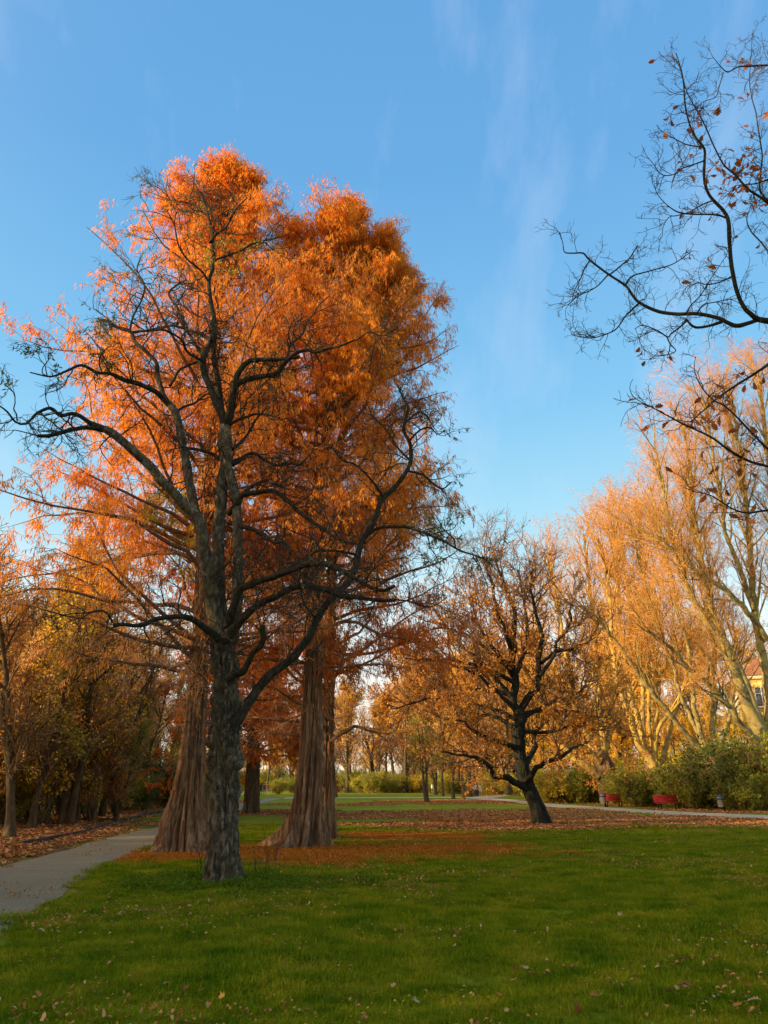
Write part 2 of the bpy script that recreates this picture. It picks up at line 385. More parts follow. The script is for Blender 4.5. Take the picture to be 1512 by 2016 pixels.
tc = N.new('ShaderNodeTexCoord'); sp = N.new('ShaderNodeSeparateXYZ'); L.new(tc.outputs['Object'], sp.inputs[0]); X, Y = sp.outputs['X'], sp.outputs['Y']
V0 = tc.outputs['Object']
n_big = nz(N, L, V0, .22, 4); n_mid = nz(N, L, V0, 1.1, 5, .6); n_fine = nz(N, L, V0, 14, 5, .7); n_leaf = nz(N, L, V0, 28, 3, .6)
grass = rampn(N, L, n_mid, [(.3, (.07, .11, .005)), (.5, (.15, .19, .006)), (.7, (.25, .25, .010))])
grass = mix(N, L, rampn(N, L, n_fine, [(.35, (0, 0, 0)), (.7, (.6, .6, .6))]), grass, (.27, .27, .015))
grass = mix(N, L, rampn(N, L, n_big, [(.45, (0, 0, 0)), (.7, (.5, .5, .5))]), grass, (.36, .25, .02))
vo = N.new('ShaderNodeTexVoronoi'); vo.inputs['Scale'].default_value = 9; L.new(V0, vo.inputs['Vector'])
sc2 = N.new('ShaderNodeSeparateColor'); L.new(vo.outputs['Color'], sc2.inputs[0])
leafc = rampn(N, L, sc2.outputs[0], [(0, (.10, .035, .014)), (.35, (.22, .08, .028)), (.65, (.34, .15, .05)), (.92, (.46, .27, .11)), (1, (.52, .34, .17))])
leafc = mix(N, L, rampn(N, L, vo.outputs['Distance'], [(.3, (0, 0, 0)), (.75, (.7, .7, .7))]), leafc, (.07, .03, .013))
needc = rampn(N, L, n_fine, [(.3, (.22, .06, .008)), (.5, (.42, .13, .016)), (.7, (.60, .22, .035))])
mn = rampn(N, L, regmask(N, L, X, Y, NEEDLE, nz(N, L, V0, .8, 6, .65), 1.1), [(.05, (0, 0, 0)), (.75, (1, 1, 1))])
ml = rampn(N, L, mth(N, L, 'ADD', regmask(N, L, X, Y, LITTER, nz(N, L, V0, .35, 6, .65), 1.0), mth(N, L, 'MULTIPLY', mth(N, L, 'SUBTRACT', n_leaf, .5), .9)), [(.06, (0, 0, 0)), (.62, (1, 1, 1))])
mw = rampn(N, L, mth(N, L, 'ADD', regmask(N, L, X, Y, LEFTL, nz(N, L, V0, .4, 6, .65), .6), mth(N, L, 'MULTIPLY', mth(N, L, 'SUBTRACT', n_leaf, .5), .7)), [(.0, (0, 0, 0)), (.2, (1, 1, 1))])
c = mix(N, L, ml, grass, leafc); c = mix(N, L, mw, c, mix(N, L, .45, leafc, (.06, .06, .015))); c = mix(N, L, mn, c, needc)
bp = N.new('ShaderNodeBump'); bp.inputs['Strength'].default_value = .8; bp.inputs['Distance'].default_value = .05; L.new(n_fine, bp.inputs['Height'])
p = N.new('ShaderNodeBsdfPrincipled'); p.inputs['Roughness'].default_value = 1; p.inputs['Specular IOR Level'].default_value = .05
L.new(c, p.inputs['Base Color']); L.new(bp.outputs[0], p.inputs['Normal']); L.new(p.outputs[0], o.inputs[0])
gx = np.concatenate([[-1500, -600, -250, -120], np.linspace(-60, 60, 61), [120, 250, 600, 1500]])
gy = np.concatenate([[-800, -300, -120], np.linspace(-40, 120, 81), [160, 260, 500, 900, 1600]])
A, B = np.meshgrid(gx, gy); V = np.column_stack([A.ravel(), B.ravel(), np.zeros(A.size)])
w = len(gx); F = np.array([[j*w+i, j*w+i+1, (j+1)*w+i+1, (j+1)*w+i] for j in range(len(gy)-1) for i in range(w-1)])
link('ground', mesh('ground', [(V, F, 0)], M_ground), kind='structure', label='green park lawn with patches of fallen leaves')
def pathmat(name, a, b, c_):
    m, N, L, o = newmat(name); tc = N.new('ShaderNodeTexCoord'); v = tc.outputs['Object']
    f = nz(N, L, v, 1.6, 9, .72); g = nz(N, L, v, 45, 4, .75)
    c = rampn(N, L, f, [(.3, a), (.7, b)]); c = mix(N, L, rampn(N, L, g, [(.40, (0, 0, 0)), (.68, (.8, .8, .8))]), c, c_)
    c = mix(N, L, rampn(N, L, nz(N, L, v, .45, 6, .7), [(.50, (0, 0, 0)), (.72, (.6, .6, .6))]), c, (c_[0]*.62, c_[1]*.42, c_[2]*.32))
    bp = N.new('ShaderNodeBump'); bp.inputs['Strength'].default_value = .5; bp.inputs['Distance'].default_value = .01; L.new(g, bp.inputs['Height'])
    p = N.new('ShaderNodeBsdfPrincipled'); p.inputs['Roughness'].default_value = .95; p.inputs['Specular IOR Level'].default_value = .15
    L.new(c, p.inputs['Base Color']); L.new(bp.outputs[0], p.inputs['Normal']); L.new(p.outputs[0], o.inputs[0]); return m
M_path = pathmat('grey gravel path', (.17, .135, .072), (.25, .20, .108), (.36, .30, .18))
M_path2 = pathmat('pale sandy path', (.40, .31, .18), (.50, .40, .25), (.58, .48, .32))
V, F, PLa, PLb = strip(LE, RE, .008, wob=.10, seed=3)
link('path', mesh('path', [(V, F, 0)], M_path), kind='structure', label='grey gravel footpath curving in from the left')
V, F, PRa, PRb = strip(N2, N1, .010, wob=.12, seed=5)
link('footpath', mesh('footpath', [(V, F, 0)], M_path2), kind='structure', label='pale sandy footpath running past the red benches')
V, F, PQa, PQb = strip(N3b, N3a, .015, wob=.1, seed=6)
link('footpath', mesh('footpath_branch', [(V, F, 0)], M_path2), kind='structure', label='side path forking away behind the walking couple')
def strips_inside(x, y, a, b, pad=0.):
    """crude test: between the two edge polylines at the same y"""
    ya = np.argsort(a[:, 1]); yb = np.argsort(b[:, 1])
    xa = np.interp(y, a[ya, 1], a[ya, 0]); xb = np.interp(y, b[yb, 1], b[yb, 0])
    return (x > np.minimum(xa, xb)-pad) & (x < np.maximum(xa, xb)+pad), xa, xb
def on_right_path(x, y, pad=0.):
    xs = np.argsort(PRa[:, 0]); xt = np.argsort(PRb[:, 0])
    ya = np.interp(x, PRa[xs, 0], PRa[xs, 1]); yb = np.interp(x, PRb[xt, 0], PRb[xt, 1])
    return (y > np.minimum(ya, yb)-pad) & (y < np.maximum(ya, yb)+pad)
# ------------------------------------------------------------------ trees
def levels(rg, batch, specs, keep=None):
    """grow successive levels of twigs on batch=(pts,rad); returns tube arrays and the list of batches"""
    out = []; bs = []; pts, rad = batch
    for q in specs:
        S, D, pi_, t, rp = spawn(rg, pts, rad, q['per'], q.get('t0', .2), q.get('t1', 1.), q.get('ang', 45), q.get('asd', 12), q.get('upb', 0), q.get('flat', 0))
        if 'len' in q: Ln = q['len']*(1-q.get('tap', .4)*t)*rg.uniform(.6, 1.25, len(S))
        else: Ln = q['lf'](S, t, pi_, rg)
        if keep is not None:
            k = keep(S); S, D, Ln, rp = S[k], D[k], Ln[k], rp[k]
        r0 = np.minimum(rp*.7, q['r']); r0 = np.maximum(r0, q.get('rmin', .003))
        pts, rad = grow(rg, S, D, Ln, r0, q.get('r1', q['r']*.35), q.get('n', 3), q.get('wob', .2), q.get('up', 0), q.get('droop', 0))
        V, F = tubes(pts, rad, q.get('k', 3)); out.append((V, F, q.get('m', 0))); bs.append((pts, rad))
    return out, bs
def tips(b, n, rg, t0=.5, t1=1.):
    pts, rad = b; S, D, pi_, t, r = spawn(rg, pts, rad, n, t0, t1, 50, 25); return S, D
def bole(c, K=72, flute=None, fine=.05, seed=0, ff=2.2, lump=None, twist=.0, zs=.18):
    """thick old trunk: c (M,4), flute(z)->amplitude of buttress folds, lump(s, ang)->extra radius"""
    pts = c[None, :, :3]; T, Nn, B = frames(pts); T, Nn, B = T[0], Nn[0], B[0]
    z = c[:, 2]; a = np.arange(K)*2*pi/K; A, Z = np.meshgrid(a, z); r = np.repeat(c[:, 3:4], K, 1)
    At = A+twist*Z
    q = np.stack([np.cos(At)*ff, np.sin(At)*ff, Z*zs], -1)
    rid = 1-np.abs(vn(q+seed, seed))*2.2; rid2 = 1-np.abs(vn(q*np.array([2.1, 2.1, 1.8])+seed+9, seed+5))*2.2
    fl = flute(Z) if flute else 0
    m = 1+fl*(rid*.7+rid2*.35-.25)
    fi = np.abs(vn(np.stack([np.cos(At)*r*26, np.sin(At)*r*26, Z*3.0], -1), seed+11)); fi2 = vn(np.stack([np.cos(At)*r*55, np.sin(At)*r*55, Z*9.0], -1), seed+12)
    cr_ = np.exp(-(vn(q*np.array([1.25, 1.25, 1.3])+seed+3.3, seed+31)/.13)**2)
    m = m-np.clip(fl*1.5, .05, .40)*cr_
    rr = r*m+fine*(np.minimum(fi*1.9, .9)-.6)+fine*.35*fi2
    if lump is not None: rr = rr+lump(Z, A, r)
    # radii in the horizontal plane: the trunk is near upright
    V = c[:, None, :3]+rr[..., None]*np.stack([np.cos(A), np.sin(A), A*0], -1)
    V = V.reshape(-1, 3); n = len(c)
    b = (np.arange(n-1)*K)[:, None]; j = np.arange(K)[None, :]; j2 = (j+1) % K
    return V, np.stack([b+j, b+j2, b+K+j2, b+K+j], -1).reshape(-1, 4)

# ---------- the old locust in front
BL = P(443, 1737, 14.6); BL[2] = 0
locust = thing('locust_tree', 'gnarled dark old tree with burly trunk and crooked bare limbs in front', 'tree', BL)
LT = [(443, 1745, 47), (444, 1725, 40), (443, 1690, 35), (442, 1640, 32.5), (442, 1600, 31.5), (443, 1580, 33), (441, 1540, 35), (442, 1500, 35), (440, 1460, 36), (442, 1430, 33), (444, 1390, 31), (443, 1350, 29), (441, 1310, 29), (438, 1285, 29), (436, 1262, 27), (433, 1246, 20)]
c = trace(LT, 14.6, 14.6, BL, .03, rs=.80)
def burls(Z, A, r):
    w = np.clip((Z-1.15)/.35, 0, 1)*np.clip((4.6-Z)/.9, 0, 1)
    n = vn(np.stack([np.cos(A)*1.9, np.sin(A)*1.9, Z*3.1], -1), 41); n2 = vn(np.stack([np.cos(A)*5, np.sin(A)*5, Z*7.5], -1), 44)
    n3 = np.abs(vn(np.stack([np.cos(A)*9, np.sin(A)*9, Z*15], -1), 47))
    b = w*(.05*np.clip(n+.15, 0, 1)+.075*n2+.075*(n3-.4)-.03)
    for z0, h, amp in ((1.45, .10, .045), (2.02, .13, .05), (2.55, .10, .055), (3.0, .16, .07)): b = b+1.0*amp*np.exp(-((Z-z0)/h)**2)*(.6+.6*vn(np.stack([np.cos(A)*2+z0, np.sin(A)*2, Z*2], -1), 51))
    root = np.exp(-Z/.22)*.11*np.clip(vn(np.stack([np.cos(A)*2.4, np.sin(A)*2.4, Z*.5], -1), 61)+.3, 0, 1)
    return b+root+.05*np.exp(-((Z-.45)/.22)**2)*np.clip(n2+.2, 0, 1)
V, F = bole(c, 132, lambda z: .10+.10*np.exp(-z/.4), .07, 7, 3.0, burls)
link('trunk', mesh('locust_trunk', [(V, F, 0)], M_locust, True), locust)
# every limb: (points, start distance offset, end distance offset)
LL = [
 ([(434, 1262, 25), (427, 1230, 22), (418, 1201, 19.5), (409, 1150, 18.5), (403, 1095, 18), (396, 1050, 16.5), (387, 1022, 14.5), (374, 1005, 13.5), (350, 980, 12.8), (324, 950, 12.2), (291, 913, 11.5), (261, 883, 10.8), (231, 860, 10.3), (208, 845, 9.5)], 0, -1.6),
 ([(212, 848, 9), (179, 843, 6.5), (142, 847, 5.8), (109, 855, 5.2), (73, 859, 4.6)], -1.5, -2.3),
 ([(210, 846, 8), (179, 833, 6.0), (160, 820, 5.5), (142, 815, 5.2), (119, 818, 4.8), (99, 804, 4.2), (73, 814, 3.6), (50, 832, 3.2), (30, 828, 2.8), (13, 810, 2.4), (-6, 795, 1.8)], -1.5, -3.0),
 ([(394, 1045, 14), (385, 1000, 12), (374, 950, 11.5), (368, 913, 11), (359, 880, 10.5), (353, 847, 10), (344, 817, 9), (331, 793, 8)], .1, .3),
 ([(333, 797, 8), (311, 777, 6.8), (274, 757, 6.5), (245, 749, 6), (218, 735, 4.6), (192, 733, 4.2), (159, 719, 3.8), (132, 731, 3.2), (99, 741, 2.4), (60, 733, 1.6)], .3, -1.8),
 ([(331, 795, 8), (320, 771, 7), (309, 740, 6.5), (306, 712, 6), (288, 691, 5.2), (268, 675, 4.6), (255, 652, 4.4), (231, 645, 4.2), (212, 635, 4), (195, 629, 4.2)], .3, 1.6),
 ([(258, 655, 4), (280, 653, 3.2), (305, 648, 2.8), (330, 641, 3), (352, 643, 3.4), (380, 652, 4), (405, 662, 5), (417, 668, 5)], 1.3, .2),
 ([(438, 1262, 22), (432, 1200, 17.5), (430, 1150, 16.5), (430, 1099, 16), (431, 1049, 15.5), (434, 1000, 15.5), (439, 950, 16), (444, 913, 16.5), (443, 870, 15.5), (443, 837, 14)], .15, .2),
 ([(443, 842, 12), (438, 814, 10.5), (426, 791, 10), (411, 757, 9), (402, 734, 8.8), (402, 711, 8), (409, 688, 7.4), (419, 665, 7), (422, 635, 6), (415, 602, 5.4), (412, 562, 5), (417, 533, 4.6), (418, 500, 4.2), (416, 460, 3.6), (412, 425, 3), (401, 398, 2.2), (388, 372, 1.4)], .2, .5),
 ([(441, 830, 8), (436, 794, 8), (427, 748, 7.6), (421, 708, 7.2), (420, 660, 6.8), (421, 630, 5)], .8, .9),
 ([(443, 842, 12), (453, 812, 10.5), (460, 781, 9.5), (464, 752, 9)], .2, -.1),
 ([(464, 757, 8), (489, 746, 7.6), (516, 740, 7.2), (542, 736, 6.8), (560, 714, 6), (579, 700, 5), (605, 690, 4.4), (621, 693, 4), (648, 685, 3.4), (681, 677, 2.8), (700, 671, 2)], -.1, -1.0),
 ([(464, 752, 8), (470, 733, 7.2), (487, 713, 6.4), (509, 707, 6), (542, 708, 5.4), (588, 704, 5)], -.1, -.6),
 ([(448, 1262, 22), (461, 1225, 16), (467, 1180, 14), (468, 1140, 12.5), (467, 1107, 12.5), (469, 1053, 12), (466, 998, 12), (457, 955, 11.5), (451, 918, 11), (447, 880, 10), (446, 845, 8)], -.15, .1),
 ([(449, 1012, 8), (464, 994, 7.6), (477, 974, 7), (505, 969, 6.4), (538, 966, 6), (564, 984, 5.8), (589, 1006, 5.4), (618, 1031, 5), (647, 1049, 4.4), (673, 1064, 3.2), (700, 1072, 2)], .1, -1.4),
 ([(477, 974, 6), (495, 958, 4.6), (524, 949, 3.6), (556, 958, 2.8), (580, 948, 1.8)], -.05, .8),
 ([(451, 1029, 7), (480, 1038, 6.2), (502, 1047, 5.4), (520, 1056, 4.6), (542, 1071, 4), (556, 1066, 3.8), (564, 1072, 3.8), (568, 1088, 3.4)], .1, -.9),
 ([(457, 914, 8), (475, 905, 6.8), (491, 897, 5), (505, 896, 4.4), (520, 907, 3.8), (545, 918, 3.6), (575, 913, 3.2), (590, 916, 3), (603, 902, 2.2)], .2, 1.2),
 ([(450, 838, 5), (465, 829, 4.2), (485, 822, 3.6), (505, 816, 3.4), (530, 818, 2.8), (552, 826, 2)], .2, -.4),
 ([(457, 885, 5), (473, 872, 4), (487, 853, 3.4), (500, 834, 3), (513, 818, 2.6), (525, 800, 1.6)], .1, .9),
 ([(446, 1234, 11), (457, 1200, 10.5), (464, 1180, 10), (473, 1162, 9), (490, 1152, 8.6), (509, 1144, 8.4), (545, 1133, 8), (582, 1122, 7.8), (600, 1112, 7.4), (636, 1111, 6.8), (669, 1124, 6), (698, 1136, 5.4), (712, 1147, 5), (733, 1158, 4.6), (756, 1162, 4.2), (780, 1155, 4.4)], -.2, -2.6),
 ([(447, 1262, 13), (462, 1238, 11), (480, 1217, 9.5), (509, 1191, 8.5), (545, 1171, 8), (575, 1156, 7.6), (618, 1158, 7), (651, 1166, 6.6), (676, 1175, 6.2), (720, 1180, 5.6), (750, 1182, 5), (778, 1179, 4.6)], -.2, -1.5),
 ([(776, 1180, 2.2), (800, 1184, 2), (829, 1191, 1.8), (855, 1191, 1.6), (880, 1176, 1.2)], -1.5, -1.2),
 ([(448, 1440, 19), (464, 1415, 18), (478, 1396, 15), (492, 1376, 12.5), (509, 1354, 11.5), (530, 1332, 11), (556, 1313, 10.5), (580, 1292, 10), (597, 1268, 9.5), (612, 1248, 9), (626, 1212, 8.6), (647, 1184, 8.4), (669, 1166, 8.2), (690, 1140, 8.2), (702, 1107, 8), (710, 1075, 7.6), (727, 1046, 7.4), (742, 1016, 7), (752, 985, 6.6), (775, 962, 6.2), (796, 933, 5.8), (808, 904, 5.2), (807, 875, 4.8), (794, 849, 4.2), (796, 827, 4), (804, 802, 3.6), (794, 780, 2.8), (783, 758, 2)], -.1, 1.6),
 ([(800, 927, 3.4), (829, 933, 3), (851, 951, 2.6), (873, 962, 2), (890, 950, 1.4)], 1.3, 1.9),
 ([(806, 868, 3.2), (822, 852, 2.6), (845, 842, 2.2), (862, 856, 1.6), (878, 848, 1.2)], 1.4, .4),
 ([(798, 832, 3), (815, 818, 2.6), (832, 812, 2.2), (846, 830, 1.8)], 1.4, 2.2),
 ([(726, 1048, 5), (749, 1038, 4.4), (778, 1035, 4), (807, 1036, 3.8), (836, 1049, 3.6), (873, 1067, 3), (909, 1085, 2.6), (950, 1100, 1.8)], .9, -.4),
 ([(709, 1093, 4), (684, 1089, 3.4), (655, 1082, 3.2), (625, 1084, 3), (608, 1098, 2.4), (596, 1112, 1.6)], .8, .3),
 ([(448, 1338, 12), (464, 1327, 9.5), (480, 1321, 8.5), (489, 1303, 8), (500, 1286, 7.6), (517, 1272, 7.4), (521, 1256, 7), (516, 1243, 6.8), (514, 1230, 7)], -.3, -1.0),
 ([(440, 1268, 13), (425, 1254, 11), (413, 1244, 9.5), (390, 1226, 8), (370, 1217, 7.4), (357, 1214, 7), (331, 1214, 6.6), (304, 1218, 6.2), (292, 1226, 5.8), (270, 1229, 5.2), (248, 1227, 5), (225, 1229, 4.6)], -.1, -1.9),
 ([(222, 1226, 3), (214, 1211, 2.6), (203, 1203, 2.4), (192, 1202, 2.4), (170, 1207, 2), (149, 1208, 1.8), (120, 1214, 1.4)], -1.9, -2.6),
 ([(436, 906, 6), (415, 892, 5), (390, 884, 4.4), (362, 880, 3.8)], .2, .2),
 ([(402, 700, 5), (392, 690, 4), (377, 667, 4), (362, 645, 3.6), (357, 622, 3.4), (343, 597, 3.2), (332, 579, 3), (346, 563, 2.4), (368, 552, 1.8)], .3, 1.7),
 ([(404, 712, 4), (390, 706, 3.6), (368, 692, 3.2), (356, 668, 3), (335, 655, 2.6), (315, 650, 2)], .2, -.9),
 ([(412, 478, 3.4), (425, 463, 3), (448, 441, 2.6), (465, 410, 2), (486, 390, 1.4)], .4, -.6),
 ([(417, 515, 3), (440, 505, 2.6), (470, 495, 2.4), (505, 478, 2), (540, 470, 1.6), (570, 462, 1.2)], .4, 1.3),
 ([(413, 560, 3), (398, 535, 2.6), (372, 512, 2.4), (350, 480, 2), (342, 445, 1.7), (330, 410, 1.3)], .4, -.9),
 ([(412, 430, 2.4), (395, 415, 2), (365, 398, 1.7), (330, 392, 1.4), (300, 380, 1.1)], .5, 1.1),
 ([(255, 654, 3), (265, 620, 2.6), (280, 590, 2.3), (283, 560, 2), (270, 530, 1.7), (275, 505, 1.2)], 1.4, 2.2),
 ([(344, 812, 4), (362, 800, 3.4), (385, 795, 3), (405, 778, 2.4)], .3, .8),
 ([(334, 760, 3.4), (350, 735, 3), (372, 720, 2.6), (395, 715, 2)], .3, 1.0),
 ([(620, 1215, 3.4), (600, 1190, 2.6), (590, 1150, 2.2), (560, 1120, 1.6)], .4, 1.4),
 ([(754, 980, 3.6), (728, 940, 3), (700, 915, 2.6), (672, 905, 2.2), (650, 880, 1.6)], 1.0, .2),
 ([(806, 905, 3), (780, 880, 2.6), (760, 845, 2.2), (735, 820, 1.8), (720, 790, 1.2)], 1.4, 2.4),
 ([(560, 714, 3.6), (575, 680, 3), (600, 650, 2.4), (620, 610, 2), (650, 580, 1.4)], -.5, .8),
 ([(700, 671, 1.8), (725, 655, 1.6), (755, 660, 1.4), (785, 640, 1.1)], -1.0, -1.3),
]
LB = []; rg = rng_(11)
for i, (pp, a, b) in enumerate(LL):
    c = trace(pp, 14.6+a, 14.6+b, BL, .07, .035, 100+i, rs=.76)
    big = pp[0][2] > 9
    link('limb', limb_mesh('locust_limb', c, M_locust if big and i in (0, 3, 7, 13) else M_locust_limb, k=20 if big else 9, bump=.22, furrow=.16 if big else .08, seed=i), locust)
    ln = np.linalg.norm(np.diff(c[:, :3], axis=0), axis=1).sum()
    LB.append((as_batch(c, 10), ln, pp[0][2]))
pts = np.concatenate([b[0][0] for b in LB]); rad = np.concatenate([b[0][1] for b in LB])
per = np.array([int(max(4, l*(2.2 if r > 14 else 3.6))) for _, l, r in LB])
sp1 = dict(per=per, len=1.15, tap=.2, ang=58, asd=18, r=.016, r1=.006, n=7, wob=.34, up=.12, k=5, t0=.12, upb=.15)
sp2 = dict(per=5, len=.62, tap=.3, ang=50, asd=18, r=.008, r1=.004, n=5, wob=.30, up=.1, k=3, t0=.15, upb=.05, rmin=.005)
sp3 = dict(per=4, len=.34, tap=.3, ang=48, asd=16, r=.0048, r1=.003, n=4, wob=.26, k=3, t0=.2, rmin=.0042)
tw, bs = levels(rg, (pts, rad), [sp1, sp2, sp3])
link('twigs', mesh('locust_twigs', tw, M_twig_dark, True), locust, kind='stuff')
# tufts of thin epicormic shoots along the trunk
c = trace(LT, 14.6, 14.6, BL, .3); bt = as_batch(c, 12)
S, D, _, t, r = spawn(rg, *bt, 130, .45, 1., 75, 15); S = S+D*r[:, None]*.8
p1, r1 = grow(rg, S, D, rg.uniform(.25, .8, len(S)), .005, .0028, 5, .28, .15); Va, Fa = tubes(p1, r1)
p2, r2 = levels(rg, (p1, r1), [dict(per=3, len=.25, ang=45, r=.0035, r1=.0025, n=3, wob=.25, rmin=.003)])
link('shoots', mesh('locust_shoots', [(Va, Fa, 0)]+p2, M_twig_dark), locust, kind='stuff')
# remaining leaflets and pods
S, D = tips(bs[1], 6, rg, .3, 1.); px, py = pin(S+BL)
k = ((px < 230) & (py < 760) & (rg.random(len(px)) < .8)) | ((px > 835) & (py > 800) & (py < 1120) & (rg.random(len(px)) < .8)) | ((px < 420) & (py < 560) & (rg.random(len(px)) < .25)) | (rg.random(len(px)) < .035)
S, D = S[k], D[k]; D = norm(D*.5+np.array([0, 0, -.55])); 
lq = [leaf_quads(rg, S+rg.normal(0, .02, S.shape), D+rg.normal(0, .35, S.shape), rg.uniform(.07, .14, len(S)), .03) for _ in range(2)]
link('leaflets', mesh('locust_leaflets', [(v, f, 0) for v, f in lq], M_locust_leaf), locust, kind='stuff')
k = (np.hypot(px-470, py-505) < 75) | (np.hypot(px-800, py-1040) < 50)
S, D = tips(bs[1], 14, rg, .1, 1.); px, py = pin(S+BL); k = (np.hypot((px-475)/80, (py-505)/38) < 1) | (np.hypot((px-815)/40, (py-1038)/14) < 1)
S, D = S[k], D[k]
v, f = leaf_quads(rg, S+rg.normal(0, .05, S.shape), D+rg.normal(0, .5, S.shape), rg.uniform(.05, .10, len(S)), .03)
link('foliage', mesh('locust_green', [(v, f, 0)], M_yg_leaf), locust, kind='stuff')

# ---------- dawn redwoods
def redwood(label, tpx, Y, base, Rp, z0, seed, n1, kflute, lowmat=M_needle, dens=1.0, second=None, tiltx=0.):
    rg = rng_(seed)
    t = thing('redwood_tree', label, 'tree', base)
    c = trace(tpx, Y, Y, base, .06, rs=.88)
    def lump(Z, A, r):
        b = 0
        for z1, s_ in ((1.6, 3), (3.1, 5)): b = b-.05*np.clip(vn(np.stack([np.cos(A)*1.5+s_, np.sin(A)*1.5, Z*.5], -1), seed+s_)-.2, 0, 1)
        w = np.exp(-Z/.42)*.62*np.clip(vn(np.stack([np.cos(A)*2.9, np.sin(A)*2.9, Z*.3], -1), seed+21)+.1, 0, 1)
        return b+w
    V, F = bole(c, 144, lambda z: kflute*(.14+.55*np.exp(-z/1.6)), .065, seed, 2.6, lump, .05)
    link('trunk', mesh('redwood_trunk', [(V, F, 0)], M_meta, True), t)
    if second:
        c2 = trace(second, Y-.12, Y+.1, base, .08, rs=.85)
        V, F = bole(c2, 96, lambda z: kflute*(.10+.45*np.exp(-z/1.6)), .04, seed+3, 2.3, None, .04)
        link('trunk', mesh('redwood_stem', [(V, F, 0)], M_meta, True), t)
    zt = c[-1, 2]
    zz = z0+(zt-z0)*np.sort(rg.random(n1)**.85)
    zz = np.concatenate([zz, zt-.2-rg.random(26)*2.2])
    cx = np.interp(zz, c[:, 2], c[:, 0]); cy = np.interp(zz, c[:, 2], c[:, 1]); cr = np.interp(zz, c[:, 2], c[:, 3])
    az = rg.random(len(zz))*2*pi
    Rz = np.interp(zz, [p[0] for p in Rp], [p[1] for p in Rp])*rg.uniform(.72, 1.08, len(zz))
    h = np.clip((zz-z0)/(zt-z0), 0, 1)
    el = np.radians(8+42*h+rg.normal(0, 6, len(zz)))
    S = np.stack([cx+np.cos(az)*cr*.5, cy+np.sin(az)*cr*.5, zz], 1)
    # the limbs leave below the height of the foliage they carry
    D = np.stack([np.cos(az)*np.cos(el), np.sin(az)*np.cos(el), np.sin(el)], 1)
    Ln = Rz/np.cos(el); Ln = np.minimum(Ln, np.maximum(.5, (zt+.3-zz)/np.maximum(np.sin(el), .2)))
    S[:, 2] -= np.where(h < .97, Ln*np.sin(el)*.55, 0); S[:, 2] = np.maximum(S[:, 2], z0*.72)
    p1, r1 = grow(rg, S, D, Ln, np.minimum(.018+.012*Ln, .07), .008, 10, .15, .10, .06)
    V, F = tubes(p1, r1, 6); 
    for i in range(0, 0): pass
    # the biggest limbs are parts of their own, the rest are joined
    order = np.argsort(-Ln*(p1[:, :, 2].mean(1) < 14)); lim = order[:14]; rest = np.setdiff1d(np.arange(len(Ln)), lim)
    for i in lim:
        V, F = tubes(p1[i:i+1], r1[i:i+1], 7); link('limb', mesh('redwood_limb', [(V, F, 0)], M_meta_limb, True), t)
    V, F = tubes(p1[rest], r1[rest], 5); link('branches', mesh('redwood_branches', [(V, F, 0)], M_meta_limb, True), t, kind='stuff')
    sp = [dict(per=15, ang=52, asd=12, r=.016, r1=.006, n=5, wob=.14, droop=.10, k=3, t0=.14, flat=.45, upb=.08, lf=lambda S, t, p, g: np.clip(Ln[p]*.34, .35, 1.9)*(1.1-.6*t)*g.uniform(.6, 1.2, len(t))),
          dict(per=9, len=.6, tap=.35, ang=50, asd=14, r=.007, r1=.004, n=3, wob=.14, droop=.25, k=3, t0=.1, flat=.3, rmin=.005)]
    tw, bs = levels(rg, (p1, r1), sp)
    link('twigs', mesh('redwood_twigs', tw, M_twig_pink), t, kind='stuff')
    parts = []
    for b, nper in ((bs[1], int(13*dens)), (bs[0], int(8*dens))):
        S, D = tips(b, nper, rg, .08, 1.)
        low = np.clip((S[:, 2]-(5.0 if seed == 201 else 3.4))/(3.4 if seed == 201 else 3.0), .10, 1)*(.45+.75*(fbm(S*np.array([.8, .8, .5]), seed, 2) > -.05))
        rr = np.hypot(S[:, 0], S[:, 1])
        k = rg.random(len(S)) < low*1.0
        S, D = S[k], D[k]
        dd = D*.42+rg.normal(0, .15, D.shape); dd[:, 2] -= .95
        v, f = leaf_quads(rg, S+rg.normal(0, .03, S.shape), dd, rg.uniform(.10, .22, len(S)), rg.uniform(.018, .033, len(S)))
        parts.append((v, f, 0))
    V = parts[0][0]; V = np.concatenate([parts[0][0], parts[1][0]]).reshape(-1, 4, 3); ctr = V[:, 0]+base; px, py = pin(ctr)
    yel = ((np.hypot((px-335)/55, (py-1000)/45) < 1) | (np.hypot((px-385)/50, (py-1085)/75) < 1)) & (seed == 201)
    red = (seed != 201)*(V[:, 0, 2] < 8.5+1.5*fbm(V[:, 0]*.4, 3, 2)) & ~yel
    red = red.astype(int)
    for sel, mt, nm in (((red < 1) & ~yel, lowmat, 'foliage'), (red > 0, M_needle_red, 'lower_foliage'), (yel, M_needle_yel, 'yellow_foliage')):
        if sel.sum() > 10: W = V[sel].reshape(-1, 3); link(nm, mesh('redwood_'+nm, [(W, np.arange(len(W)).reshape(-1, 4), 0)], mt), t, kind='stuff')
    return t
B1 = G(357, 1681); B1[1] = 21.0; B1 = P(357, 1680, 21.0); B1[2] = 0
B2 = P(594, 1668, 22.4); B2[2] = 0
B3 = P(634, 1655, 25.6); B3[2] = 0
